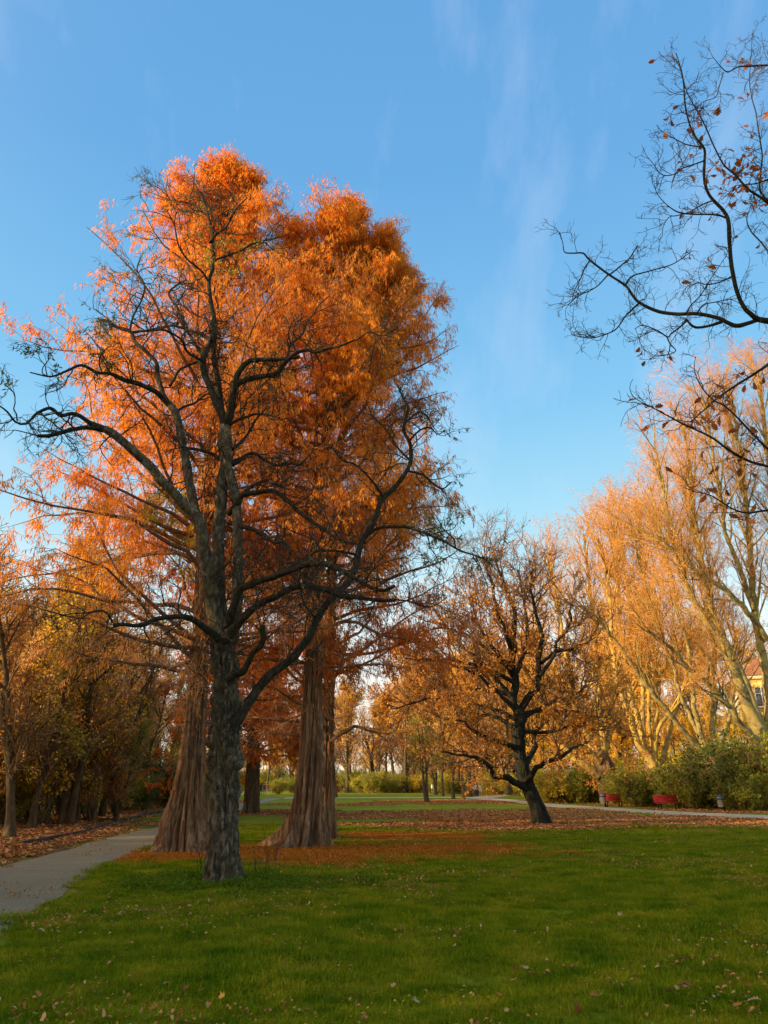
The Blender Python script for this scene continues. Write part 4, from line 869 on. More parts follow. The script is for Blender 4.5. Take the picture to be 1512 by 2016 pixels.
while n < 44:
    y = rg.uniform(78, 150); x = rg.uniform(.17*y, .62*y)
    v = int(rg.choice([0, 1, 3, 4, 1])); s = rg.uniform(.95, 1.35)
    w_ = where(x, y, s, .95, 1.35, (78, 150)); place(VF[v], 'grove_tree', '%s %s tree of the grove, %s row, %s' % (w_[0], ['brown', 'golden', '', 'nearly bare', 'many stemmed'][v], w_[1], w_[2]), 'tree', (x, y, 0), rg.random()*6.28, s, 'grove behind the plane trees'); n += 1
for px, Y, s in ((1150, 84, .62), (1185, 90, .7), (1225, 80, .55), (1250, 86, .62), (1290, 76, .5), (1330, 74, .55), (1350, 80, .62), (1385, 72, .5), (1420, 74, .6), (1460, 70, .55), (1500, 66, .5), (1100, 92, .6), (1070, 98, .66)):
    b = P(px, 1560, Y); b[2] = 0; w_ = where(b[0], Y, s, .5, .7, (66, 98)); place(VF[1], 'grove_tree', '%s dense golden undertree, %s row, %s' % w_, 'tree', b, rg.random()*6.28, s, 'golden undertrees of the grove')
# ---------- shrubs
def shrub_mesh(rg, H, W, n, lm, sz=.11):
    st = 26; a = rg.random(st)*6.28; S = np.stack([np.cos(a)*W*.16*rg.random(st), np.sin(a)*W*.16*rg.random(st), np.zeros(st)], 1)
    D = np.stack([np.cos(a)*rg.uniform(.1, .9, st), np.sin(a)*rg.uniform(.1, .9, st), np.ones(st)], 1)
    p_, r_ = grow(rg, S, D, H*rg.uniform(.7, 1.05, st), .03, .01, 6, .12, 0, .15); T = tubes(p_, r_, 4)
    tw, bs = levels(rg, (p_, r_), [dict(per=14, len=W*.30, tap=.3, ang=52, asd=16, r=.012, r1=.006, n=4, wob=.2, droop=.2, k=3, t0=.12, rmin=.007), dict(per=6, len=W*.13, tap=.3, ang=50, asd=16, r=.006, r1=.005, n=2, wob=.2, k=3, rmin=.006)])
    S, D = tips(bs[1], n, rg, .1, 1.); k = (fbm(S*1.3, 3, 2) > -.3); S, D = S[k], D[k]
    lf = leaf_quads(rg, S+rg.normal(0, .05, S.shape), D+rg.normal(0, .7, S.shape), sz*rg.uniform(.7, 1.3, len(S)), sz*.6)
    return [('stems', mesh('stems', [(*T, 0)]+tw, M_twig_brown)), ('foliage', mesh('foliage', [(*lf, 0)], lm))]
SV = {k: shrub_mesh(rg, 2.6, 3.2, 5, m_, .12) for k, m_ in (('g', M_shrub), ('d', M_shrub_dark), ('y', M_shrub_gold), ('m', M_yg_leaf))}
SH = [
 (1093, 1576, 72, 'y', 1.0, 'bright yellow bush at the left end of the shrub row'), (1076, 1572, 78, 'm', 1.05, 'yellow green bush behind the leaning oak trunk'),
 (1118, 1576, 73, 'g', 1.15, 'green bush beside the bright yellow one'), (1146, 1578, 72, 'g', 1.1, 'olive bush with bare pale stems left of the burly plane tree'),
 (1168, 1579, 74, 'd', .95, 'dark green bush against the burly plane trunk'), (1232, 1585, 66, 'm', .9, 'thin olive bush with slanting stems right of the first bench'),
 (1262, 1588, 61, 'g', 1.05, 'rounded green bush between the two red benches'), (1284, 1585, 60.5, 'd', .9, 'dark bush right behind the second bench'),
 (1308, 1588, 61, 'm', 1.15, 'yellow green bush behind the right end of the second bench'), (1347, 1590, 58.5, 'g', 1.05, 'olive bush right of the second bench'),
 (1374, 1590, 56, 'm', 1.2, 'tall yellow green bush before the crossing limb'), (1398, 1592, 55, 'g', 1.15, 'green bush left of the grey bin'),
 (1434, 1590, 54.5, 'd', 1.6, 'tall dark green bush behind the grey bin'), (1466, 1597, 50.5, 'g', .8, 'low fresh green bush right of the grey bin'),
 (1496, 1597, 50, 'g', .85, 'low green bush with a yellow spot at the right edge'), (1482, 1588, 52, 'd', 1.75, 'tall dark bush under the leaning plane tree'),
 (1522, 1590, 52, 'g', 1.8, 'tall green bush at the right edge of the picture'), (1340, 1580, 66, 'y', 1.5, 'glowing yellow bush at the foot of the plane trees'),
 (1205, 1572, 78, 'y', 1.25, 'golden bush behind the burly plane tree'), (1300, 1578, 68, 'y', 1.45, 'orange yellow bush under the fan of sunlit stems'),
 (1440, 1580, 62, 'm', 1.6, 'yellow green bush behind the tall dark bush'), (1245, 1575, 72, 'g', 1.4, 'green bush behind the first bench gap'),
]
for px, py, Y, k, s, lab in SH:
    b = P(px, py, Y); b[2] = 0
    place(SV[k], 'shrub', lab, 'shrub', b, rg.random()*6.28, s)
for i, (px, Y, k, s) in enumerate([(960, 132, 'm', 1.1), (985, 128, 'm', 1.2), (1012, 124, 'y', 1.0), (1040, 112, 'm', 1.1), (1052, 96, 'g', 1.1), (1058, 86, 'm', 1.2), (845, 150, 'm', 1.0), (800, 160, 'd', 1.3), (770, 165, 'g', 1.3), (740, 170, 'g', 1.2), (720, 185, 'd', 1.2), (880, 135, 'm', 1.1), (905, 135, 'g', 1.0), (930, 140, 'm', 1.2), (690, 158, 'g', 1.5), (712, 152, 'm', 1.2), (735, 148, 'g', 1.4), (755, 156, 'm', 1.5), (783, 150, 'g', 1.3), (812, 158, 'm', 1.5), (832, 150, 'y', 1.2), (862, 148, 'g', 1.4), (892, 146, 'm', 1.5), (915, 150, 'y', 1.4), (950, 144, 'g', 1.5), (668, 165, 'd', 1.5), (975, 138, 'm', 1.4), (600, 160, 'd', 1.3), (575, 150, 'g', 1.2), (548, 132, 'm', .9)]):
    b = P(px, 1560, Y); b[2] = 0
    w_ = where(b[0], Y, s, .9, 1.3, (80, 190)); place(SV[k], 'shrub', '%s %s bush beyond the lawn, %s' % (w_[0], {'m': 'yellow green', 'y': 'yellow', 'g': 'green', 'd': 'dark green'}[k], w_[2]), 'shrub', b, rg.random()*6.28, s, 'hedge bushes beyond the lawn')
for i in range(46):
    y = rg.uniform(196, 215); x = -66+i*2.9+rg.normal(0, .8); k = 'gmgd'[int(rg.integers(0, 4))]
    s = rg.uniform(1.2, 2.2); w_ = where(x, y, s, 1.2, 2.2, (196, 215)); place(SV[k], 'shrub', '%s %s far hedge bush beyond the road, %s' % (w_[0], {'m': 'yellow green', 'g': 'green', 'd': 'dark'}[k], w_[2]), 'shrub', (x, y, 0), rg.random()*6.28, s, 'far hedge bushes')
WSH = [(150, 1590, 46, 'm', 1.0), (45, 1600, 36, 'd', .8), (230, 1580, 50, 'g', .9), (265, 1580, 52, 'd', 1.0), (300, 1570, 58, 'd', 1.25), (330, 1570, 58, 'd', 1.2), (205, 1580, 52, 'm', .9), (105, 1590, 44, 'g', .8), (10, 1600, 34, 'g', .9), (390, 1580, 84, 'g', 1.3), (350, 1580, 74, 'd', 1.4), (75, 1590, 46, 'm', 1.1), (400, 1580, 100, 'd', 1.6), (180, 1580, 62, 'm', 1.4), (120, 1580, 60, 'g', 1.4), (60, 1580, 60, 'm', 1.5), (250, 1580, 76, 'm', 1.6), (20, 1580, 58, 'g', 1.4)]
for i, (px, py, Y, k, s) in enumerate(WSH):
    b = P(px, py, Y); b[2] = 0
    w_ = where(b[0], Y, s, .8, 1.6, (34, 100)); place(SV[k], 'shrub', '%s %s undergrowth bush, %s row, %s' % (w_[0], {'m': 'yellow green', 'g': 'olive', 'd': 'dark'}[k], w_[1], w_[2]), 'shrub', b, rg.random()*6.28, s, 'undergrowth bushes in the wood')
# whippy saplings crowding under the wood
VT = []
for lm_, tm_ in ((M_gold_leaf, M_twig_brown), (M_yg_leaf, M_twig_brown), (M_brown_leaf, M_twig_pink)):
    g = gen_tree(rg, 6.5, .045, 6, .10, .08, .22, 9, 8, 5, 0, 3, .12, spread=34); VT.append(gen_parts(g, rg, M_wood, tm_, lm_, .55))
n = 0
while n < 64:
    y = rg.uniform(29, 78); x = rg.uniform(-.54*y, -.262*y-2.2)
    if x > -10.5: continue
    v = int(rg.integers(0, 3)); s = rg.uniform(.6, 1.25)
    w_ = where(x, y, s, .6, 1.25, (29, 78)); place(VT[v], 'sapling', '%s %s sapling clump, %s row, %s' % (w_[0], ['golden', 'yellow green', 'brown'][v], w_[1], w_[2]), 'sapling', (x, y, 0), rg.random()*6.28, s, 'saplings under the wood'); n += 1
# ---------- near oak whose boughs reach in from the right
YO = 10.0
BV = np.array([9.6, 8.6, 0.])
near = thing('oak_tree', 'near oak reaching dark boughs with few red brown leaves in from upper right', 'tree', BV)
c0 = np.array([[0, 0, -.1, .34], [0, 0, .3, .29], [.05, .1, 2, .26], [-.05, .3, 4, .24], [0, .5, 6, .21], [.1, .6, 8, .17], [.1, .7, 10.5, .11], [.1, .7, 13, .05]])
c = resample(c0, .12); V, F = bole(c, 48, lambda z: .08, .03, 95); link('trunk', mesh('near_oak_trunk', [(V, F, 0)], M_oak, True), near)
r1_ = (BV+np.array([0, .5, 6.0])); 
def rel(w, r): return [*(np.array(w)-BV), r]
OV = [
 ([(1560, 640, 8.5), (1512, 632, 7.2), (1492, 628, 6.2), (1478, 618, 5.6), (1465, 605, 5.2), (1451, 573, 4.8), (1441, 529, 4.6), (1436, 478, 4.6), (1434, 435, 4.4), (1424, 413, 4), (1397, 384, 3.4), (1387, 354, 3.2), (1387, 320, 3), (1386, 293, 2.8), (1367, 269, 2.4), (1356, 239, 2), (1347, 192, 1.7), (1343, 141, 1.4), (1332, 104, .9)], .4, -.7),
 ([(1494, 629, 5), (1475, 636, 5), (1451, 641, 5), (1432, 635, 4.6), (1415, 627, 4.4), (1374, 618, 4.4), (1333, 618, 4.2), (1293, 612, 4), (1259, 596, 3.6), (1245, 580, 3.3), (1232, 562, 3), (1198, 539, 2.6), (1161, 512, 2.3), (1148, 499, 2), (1130, 499, 1.6), (1112, 497, 1.3), (1108, 480, 1), (1102, 458, .8)], .3, .9),
 ([(1421, 634, 3.6), (1398, 641, 3.2), (1370, 644, 3), (1358, 637, 2.4), (1349, 627, 2)], .3, .1),
 ([(1352, 632, 2.2), (1335, 646, 2), (1320, 657, 1.8), (1313, 664, 1.7), (1293, 650, 1.4), (1266, 640, 1.1), (1250, 648, .8)], .2, -.6),
 ([(1313, 663, 1.7), (1320, 678, 1.5), (1330, 690, 1.2), (1310, 698, .9), (1288, 700, .7)], -.2, -.6),
 ([(1258, 597, 2.6), (1242, 612, 2), (1230, 624, 1.8), (1212, 648, 1.5), (1178, 662, 1.3), (1155, 664, 1), (1131, 660, .7)], .7, -.3),
 ([(1200, 541, 2), (1218, 527, 1.7), (1239, 509, 1.5), (1250, 492, 1.2), (1256, 482, .8)], .8, 1.5),
 ([(1232, 560, 2.4), (1238, 550, 2), (1248, 542, 1.8), (1270, 536, 1.6), (1293, 529, 1.5), (1320, 520, 1.3), (1342, 508, 1), (1362, 495, .7)], .7, -.4),
 ([(1198, 540, 1.8), (1184, 556, 1.5), (1171, 566, 1.3), (1134, 586, 1.1), (1118, 600, .8), (1102, 598, .6)], .8, .2),
 ([(1161, 513, 1.7), (1150, 530, 1.3), (1144, 546, 1.2), (1134, 565, 1), (1127, 585, .7)], .9, 1.4),
 ([(1432, 430, 2.4), (1412, 424, 2), (1367, 421, 1.7), (1337, 418, 1.5), (1318, 408, 1.2), (1306, 397, 1), (1294, 380, .8), (1289, 362, .6)], .0, -.7),
 ([(1406, 394, 2), (1385, 402, 1.6), (1360, 416, 1.4), (1335, 424, 1.2), (1318, 428, 1), (1306, 448, .8), (1304, 465, .6), (1297, 474, .5)], -.2, .8),
 ([(1387, 316, 2), (1372, 322, 1.6), (1352, 328, 1.4), (1335, 338, 1.3), (1326, 352, 1), (1322, 372, .7)], -.4, -1.0),
 ([(1335, 340, 1.3), (1318, 345, 1.1), (1300, 342, 1), (1285, 322, .8), (1272, 306, .6), (1267, 293, .5)], -.8, -1.2),
 ([(1386, 291, 2), (1370, 288, 1.6), (1345, 282, 1.4), (1325, 272, 1.1), (1304, 258, .8), (1292, 246, .6)], -.4, .4),
 ([(1512, 398, 3.6), (1495, 387, 3), (1472, 371, 2.6), (1448, 345, 2.3), (1424, 325, 2), (1406, 290, 1.7), (1392, 258, 1.6), (1377, 225, 1.4), (1362, 200, 1.2), (1350, 175, 1), (1343, 152, .7)], .3, -.3),
 ([(1540, 420, 3), (1515, 398, 2.6), (1497, 372, 2), (1498, 340, 1.8), (1500, 303, 1.7), (1494, 262, 1.5), (1488, 229, 1.3), (1479, 190, 1.1), (1475, 151, 1), (1479, 104, .8), (1482, 57, .5)], .2, 1.1),
 ([(1545, 132, 2.4), (1512, 128, 2), (1480, 130, 1.8), (1455, 131, 1.6), (1432, 141, 1.4), (1418, 130, 1), (1407, 117, .7), (1400, 108, .5)], .1, -.6),
 ([(1424, 142, 1.2), (1418, 165, 1), (1408, 190, .9), (1385, 200, .8), (1368, 215, .6)], -.3, -.6),
 ([(1560, 660, 4.2), (1530, 700, 3.8), (1512, 718, 3.4), (1485, 736, 3), (1454, 755, 2.6), (1430, 772, 2.3), (1407, 788, 2), (1380, 812, 1.6), (1357, 830, 1.2), (1330, 826, .9), (1300, 829, .7), (1272, 822, .5)], .1, -.6),
 ([(1560, 930, 4), (1512, 919, 3.4), (1480, 910, 3.1), (1450, 895, 2.9), (1425, 880, 2.6), (1400, 862, 2.3), (1370, 846, 2.1), (1343, 834, 1.9), (1322, 822, 1.7), (1300, 811, 1.4), (1280, 800, 1.2), (1261, 791, 1), (1246, 780, .9), (1240, 765, .8), (1241, 755, .7), (1246, 746, .6)], -.6, -1.6),
 ([(1560, 920, 3), (1512, 884, 2.5), (1480, 852, 2.2), (1450, 822, 2), (1425, 800, 1.8), (1407, 791, 1.6), (1390, 775, 1.4), (1379, 759, 1.2), (1370, 740, 1), (1367, 720, .9), (1370, 701, .6)], -.2, -.8),
 ([(1560, 1000, 3), (1512, 1005, 2.6), (1470, 1010, 2.2), (1440, 1000, 1.8), (1400, 975, 1.5), (1370, 968, 1.1), (1345, 960, .7)], -.6, -1.1),
 ([(1560, 560, 2.6), (1530, 520, 2.2), (1500, 480, 1.8), (1478, 455, 1.5), (1470, 430, 1.2), (1480, 400, .8)], .4, .9),
 ([(1560, 300, 2.6), (1540, 330, 2.2), (1518, 350, 1.9), (1490, 362, 1.6), (1465, 365, 1.3), (1440, 378, 1), (1420, 395, .7)], -.1, .5),
 ([(1440, 545, 2), (1415, 556, 1.6), (1392, 560, 1.3), (1372, 556, 1), (1352, 570, .7)], .2, 1.0),
 ([(1350, 618, 2), (1362, 600, 1.6), (1380, 580, 1.4), (1395, 555, 1.2), (1412, 530, .9), (1432, 500, .6)], .3, .9),
 ([(1372, 617, 1.8), (1385, 600, 1.5), (1408, 594, 1.3), (1435, 590, 1), (1455, 588, .7)], .3, -.4),
]
LB = []; rg = rng_(77)
for i, (pp, a, b) in enumerate(OV):
    c = trace(pp, YO+a, YO+b, BV, .05, .012, 500+i, rs=.85)
    if pp[0][0] >= 1540 or i in (15, 16):
        st = np.array([c[0, 0], c[0, 1], c[0, 2]]); z = max(2.5, min(12, st[2]-.8)); tx = np.interp(z, c0[:, 2], c0[:, 0])
        j_ = min(10, len(c)-1); tg = (c[0, :3]-c[j_, :3]); tg = tg/np.linalg.norm(tg); q1 = st+tg*.7; q0 = np.array([tx, np.interp(z, c0[:, 2], c0[:, 1]), z]); q2 = q1*.45+q0*.55+np.array([0, 0, -.25])+rg.normal(0, .22, 3)
        e_ = resample(np.array([[*q0, c[0, 3]*2.2], [*q2, c[0, 3]*1.6], [*q1, c[0, 3]*1.2], c[0]]), .08)[:-1]; ph = rg.random()*30
        for k_ in range(3): e_[:, k_] += .09*vn(np.stack([e_[:, 0]*1.9+ph, e_[:, 1]*1.9, e_[:, 2]*1.9+k_*7], 1), 60+k_)*np.sin(np.linspace(0, pi, len(e_)))
        LB.append((as_batch(e_, 12), np.linalg.norm(np.diff(e_[:, :3], axis=0), axis=1).sum()*.6))
        c = np.vstack([e_, c])
    link('bough', limb_mesh('near_oak_bough', c, M_oak, k=8, bump=.15, seed=i), near)
    j = c[np.linspace(0, len(c)-1, 200).astype(int)]; px, py = pin(j[:, :3]+BV); vis = j[(px < 1560)]
    vis = vis if len(vis) > 10 else j
    LB.append((as_batch(vis, 12), np.linalg.norm(np.diff(vis[:, :3], axis=0), axis=1).sum()))
pts = np.concatenate([b[0][0] for b in LB]); rad = np.concatenate([b[0][1] for b in LB])
per = np.array([int(max(5, l*7.5)) for _, l in LB])
tw, bs = levels(rg, (pts, rad), [
    dict(per=per, len=.50, tap=.2, ang=55, asd=16, r=.0055, r1=.003, n=7, wob=.26, k=5, t0=.08, rmin=.004, upb=.1),
    dict(per=5, len=.20, tap=.3, ang=52, asd=16, r=.0034, r1=.0022, n=5, wob=.28, k=3, t0=.12, rmin=.003),
    dict(per=1, len=.10, tap=.3, ang=50, asd=16, r=.0028, r1=.0020, n=2, wob=.25, k=3, t0=.2, rmin=.0024)])
link('twigs', mesh('near_oak_twigs', tw, M_twig_dark), near, kind='stuff')
def oakleaf(rg, n=6):
    """lobed leaf about 1 unit long, cupped and curled"""
    side = [(0, .02), (.08, .03), (.16, .12), (.24, .10), (.34, .22), (.42, .14), (.54, .30), (.63, .17), (.75, .27), (.83, .14), (.93, .13), (1, 0)]
    cu, tw_ = rg.uniform(.1, .5), rg.uniform(-.6, .6)
    V = []
    for x, w in side:
        z = -cu*(x-.4)**2
        V.append((x, 0, z))
    for sgn in (1, -1):
        for x, w in side:
            wj = w*rg.uniform(.85, 1.15); z = -cu*(x-.4)**2+abs(wj)*rg.uniform(.3, .8)
            V.append((x+wj*.15, sgn*wj*cos(tw_*x), z+sgn*wj*sin(tw_*x)))
    k = len(side); F = []
    for s_ in (1, 2):
        for i in range(k-1):
            a, b, c_, d = i, i+1, s_*k+i+1, s_*k+i
            F.append((a, b, c_, d) if s_ == 1 else (a, d, c_, b))
    V = np.array(V, float); 
    stem_ = np.array([(-.22, .012, 0), (-.22, -.012, 0), (0, -.015, 0), (0, .015, 0)], float); F.append((len(V), len(V)+1, len(V)+2, len(V)+3)); V = np.vstack([V, stem_])
    V[:, 0] += .22
    return V, np.array(F)
OLV = []
for i in range(6):
    V, F = oakleaf(rg); OLV.append(mesh('oak_leaf', [(V, F, 0)], M_oak_leaf, True))
# leaves hang where they hang in the photo: dense around the boughs at upper right, scattered elsewhere
S, D = tips(bs[0], 8, rg, .3, 1.); px, py = pin(S+BV)
w = 2.6*np.exp(-((px-1450)/55)**2-((py-345)/55)**2)+.30*np.exp(-((px-1360)/60)**2-((py-250)/120)**2)+.5*np.exp(-((px-1490)/50)**2-((py-200)/120)**2)+.18*np.exp(-((px-1440)/80)**2-((py-500)/70)**2)+.7*np.exp(-((px-1440)/110)**2-((py-900)/120)**2)+.25*(py > 680)
w = w*(px < 1530)*(px > 1240)*(py < 1060); w = w/w.sum()
k = rg.choice(len(S), 200, replace=False, p=w)
for i in k:
    o = link('leaf', OLV[int(rg.integers(0, 6))], near, loc=S[i])
    d = Vector(D[i]*.5+rg.normal(0, .4, 3)+np.array([0, 0, -.5])); o.rotation_euler = d.to_track_quat('X', 'Z').to_euler()
    o.rotation_euler.rotate_axis('X', rg.random()*6.28); s = rg.uniform(.10, .16); o.scale = (s, s, s)
# ------------------------------------------------------------------ lawn blades and loose leaves, scattered with geometry nodes
def patch(name, parts, mat):
    o = bpy.data.objects.new(name, mesh(name, parts, mat)); return o
def scatter(name, pos, rot, scl, idx, protos, **props):
    pc = bpy.data.collections.new(name+'_kinds')
    for i, p_ in enumerate(protos): p_.name = '%s_kind_%02d' % (name, i); pc.objects.link(p_)
    me = bpy.data.meshes.new(name); me.vertices.add(len(pos)); me.vertices.foreach_set('co', pos.astype(np.float32).ravel())
    for n_, v, ty in (('rz', rot, 'FLOAT'), ('sc', scl, 'FLOAT'), ('id_', idx, 'INT')):
        a = me.attributes.new(n_, ty, 'POINT'); a.data.foreach_set('value', v.astype(np.int32 if ty == 'INT' else np.float32))
    o = link(name, me, **props)
    ng = bpy.data.node_groups.new(name, 'GeometryNodeTree'); ng.interface.new_socket('Geometry', in_out='INPUT', socket_type='NodeSocketGeometry'); ng.interface.new_socket('Geometry', in_out='OUTPUT', socket_type='NodeSocketGeometry')
    N, L = ng.nodes, ng.links
    gi, go = N.new('NodeGroupInput'), N.new('NodeGroupOutput'); ip = N.new('GeometryNodeInstanceOnPoints'); ci = N.new('GeometryNodeCollectionInfo')
    ci.inputs['Collection'].default_value = pc; ci.inputs['Separate Children'].default_value = True; ci.inputs['Reset Children'].default_value = True
    def at(n_, dt):
        x = N.new('GeometryNodeInputNamedAttribute'); x.data_type = dt; x.inputs['Name'].default_value = n_; return x.outputs['Attribute']
    cx = N.new('ShaderNodeCombineXYZ'); L.new(at('rz', 'FLOAT'), cx.inputs['Z'])
    L.new(gi.outputs[0], ip.inputs['Points']); L.new(ci.outputs[0], ip.inputs['Instance']); ip.inputs['Pick Instance'].default_value = True
    L.new(at('id_', 'INT'), ip.inputs['Instance Index']); L.new(cx.outputs[0], ip.inputs['Rotation']); L.new(at('sc', 'FLOAT'), ip.inputs['Scale'])
    L.new(ip.outputs[0], go.inputs[0])
    md = o.modifiers.new('scatter', 'NODES'); md.node_group = ng
    return o
rg = rng_(5)
def blades(n, size, h, w, lean=.95):
    x = rg.uniform(-size/2, size/2, (n*3, 2)); sd_ = rg.random()*90; w0 = fbm(np.stack([x[:, 0]*11, x[:, 1]*11, x[:, 0]*0+sd_], 1), 19, 2)+rg.normal(0, .42, n*3); x = x[np.argsort(-w0)[:n]]
    cl = fbm(np.stack([x[:, 0]*9, x[:, 1]*9, x[:, 0]*0+rg.random()*50], 1), 9, 2)
    S = np.column_stack([x, np.full(n, -.01)]); az = rg.random(n)*2*pi; ln = np.abs(rg.normal(0, lean, n))
    hh = h*rg.uniform(.35, 1.2, n)*(1+.7*cl)
    d = np.stack([np.cos(az), np.sin(az)], 1); q = np.stack([-d[:, 1], d[:, 0], np.zeros(n)], 1)
    w_ = (w*rg.uniform(.7, 1.3, n))[:, None]
    m_ = S+np.column_stack([d*(ln*hh*.35)[:, None], hh*.6]); e = S+np.column_stack([d*(ln*hh*1.1)[:, None], hh*(1-.25*np.minimum(ln, 1.5))])
    V = np.stack([S-q*w_*.5, S+q*w_*.5, m_+q*w_*.4, m_-q*w_*.4, e], 1).reshape(-1, 3); b = np.arange(n)*5
    return [(V, np.stack([b, b+1, b+2, b+3], 1), 0), (np.zeros((0, 3)), np.zeros((0, 3), int), 0)], V, b
def blade_patch(n, size, h, w, mat):
    _, V, b = blades(n, size, h, w)
    me = bpy.data.meshes.new('grass_patch'); q = np.stack([b, b+1, b+2, b+3], 1); t_ = np.stack([b+3, b+2, b+4], 1)
    me.vertices.add(len(V)); me.vertices.foreach_set('co', V.astype(np.float32).ravel())
    idx = np.concatenate([q.ravel(), t_.ravel()]).astype(np.int32); ls = np.concatenate([np.arange(len(q))*4, q.size+np.arange(len(t_))*3]).astype(np.int32)
    me.loops.add(len(idx)); me.loops.foreach_set('vertex_index', idx); me.polygons.add(len(ls)); me.polygons.foreach_set('loop_start', ls)
    me.materials.append(mat); me.update(calc_edges=True); return bpy.data.objects.new('grass_patch', me)
GR = [blade_patch(1250, .66, .060, .0060, M_grass) for _ in range(7)]+[blade_patch(560, .66, .062, .0105, M_grass) for _ in range(3)]
def masks(x, y):
    lp, xa, xb = strips_inside(x, y, PLa, PLb, .16)
    lp = lp & (y < 105)
    left = (x < np.minimum(xa, xb)) & (y < 100)
    return lp, left, on_right_path(x, y, -.03) & (y > 30)
pos = []; ids = []
gx_, gy_ = np.meshgrid(np.arange(-16, 26, .36), np.arange(4.6, 34, .36)); x = gx_.ravel()+rg.uniform(-.2, .2, gx_.size); y = gy_.ravel()+rg.uniform(-.2, .2, gx_.size)
k = (np.abs(x) < .53*y+.9); x, y = x[k], y[k]
lp, left, rp = masks(x, y); nd = regnp(x, y, NEEDLE, 1, .9); lt = regnp(x, y, LITTER, 2, .9); ll = regnp(x, y, LEFTL, 3, .6)
tr = np.hypot(x-BL[0], y-BL[1]) < .42; tr |= np.hypot(x-B1[0], y-B1[1]) < .9; tr |= np.hypot(x-B2[0], y-B2[1]) < 1.0
k = ~lp & ~left & ~rp & ~tr & (rg.random(len(x)) < np.clip(1.25-np.clip(nd, 0, 1)*2.4*(y > 14)-np.clip(lt, 0, 1)*2.6*(y > 24), .0, 1)); x, y = x[k], y[k]
far = (y > 15); idx = np.where(far, rg.integers(7, 10, len(x)), rg.integers(0, 7, len(x)))
tuft = fbm(np.stack([x*.8, y*.8, x*0], 1), 31, 3)
scatter('grass', np.column_stack([x, y, x*0]), rg.random(len(x))*6.28, .90+.7*np.clip(tuft+.1, -.2, .8)+rg.uniform(-.1, .25, len(x)), idx, GR, kind='stuff', label='mown green lawn grass in the foreground')
# loose leaves, each a bent little sheet
def leaf_patch(n, size, sz, mat, up=.35, zz=.03):
    S = np.column_stack([rg.uniform(-size/2, size/2, (n, 2)), rg.uniform(.005, zz, n)]); az = rg.random(n)*6.28
    a = np.stack([np.cos(az), np.sin(az), rg.normal(0, up, n)], 1); b = np.stack([-np.sin(az), np.cos(az), rg.normal(0, up, n)], 1); s_ = (sz*rg.uniform(.6, 1.4, n))[:, None]
    c_ = np.array([0, 0, 1.])*s_*rg.uniform(.0, .35, n)[:, None]
    pts_ = [S-a*s_*.5, S-a*s_*.15+b*s_*.36+c_, S+a*s_*.22+b*s_*.26+c_, S+a*s_*.55, S+a*s_*.2-b*s_*.3+c_, S-a*s_*.2-b*s_*.34+c_]
    V = np.stack(pts_, 1).reshape(-1, 3); q = np.arange(n)*6
    F = np.concatenate([np.stack([q, q+1, q+2, q+3], 1), np.stack([q, q+3, q+4, q+5], 1)])
    V[:, 2] = np.maximum(V[:, 2], .004)
    return bpy.data.objects.new('leaf_patch', mesh('leaf_patch', [(V, F, 0)], mat))
LP = [leaf_patch(70, .8, .09, M_litter, zz=.05) for _ in range(4)]+[leaf_patch(14, .8, .085, M_litter, zz=.05) for _ in range(3)]
gx_, gy_ = np.meshgrid(np.arange(-30, 46, .62), np.arange(9, 92, .62)); x = gx_.ravel()+rg.uniform(-.3, .3, gx_.size); y = gy_.ravel()+rg.uniform(-.3, .3, gx_.size)
k = (np.abs(x) < .53*y+1.5); x, y = x[k], y[k]
lp, left, rp = masks(x, y); lt = regnp(x, y, LITTER, 2, .9); ll = regnp(x, y, LEFTL, 3, .5)
pr = np.clip(lt*3.2+.12, 0, 1); pr = np.where(left, np.clip(ll*3+.5, 0, 1), pr)
k = ~lp & ~rp & (rg.random(len(x)) < pr); xx, yy = x[k], y[k]; dn = np.where(left[k], .55, lt[k]*2.2)
idx = np.where(rg.random(len(xx)) < np.clip(dn, .12, 1), rg.integers(0, 4, len(xx)), rg.integers(4, 7, len(xx)))
scatter('leaf_litter', np.column_stack([xx, yy, xx*0]), rg.random(len(xx))*6.28, rg.uniform(.8, 1.2, len(xx)), idx, LP, kind='stuff', label='brown fallen leaves under the oak and along the paths')
NP = [leaf_patch(620, .62, .024, M_litter_needle, zz=.04) for _ in range(3)]
gx_, gy_ = np.meshgrid(np.arange(-9, 8, .42), np.arange(15, 32, .42)); x = gx_.ravel()+rg.uniform(-.2, .2, gx_.size); y = gy_.ravel()+rg.uniform(-.2, .2, gx_.size)
lp, left, rp = masks(x, y); nd = regnp(x, y, NEEDLE, 1, .9)
k = ~left & (rg.random(len(x)) < np.clip(nd*2.6+.15, 0, .97)*np.where(lp, .04, 1)); x, y = x[k], y[k]
scatter('needle_litter', np.column_stack([x, y, x*0]), rg.random(len(x))*6.28, rg.uniform(.8, 1.2, len(x)), rg.integers(0, 3, len(x)), NP, kind='stuff', label='orange needles shed under the redwoods')
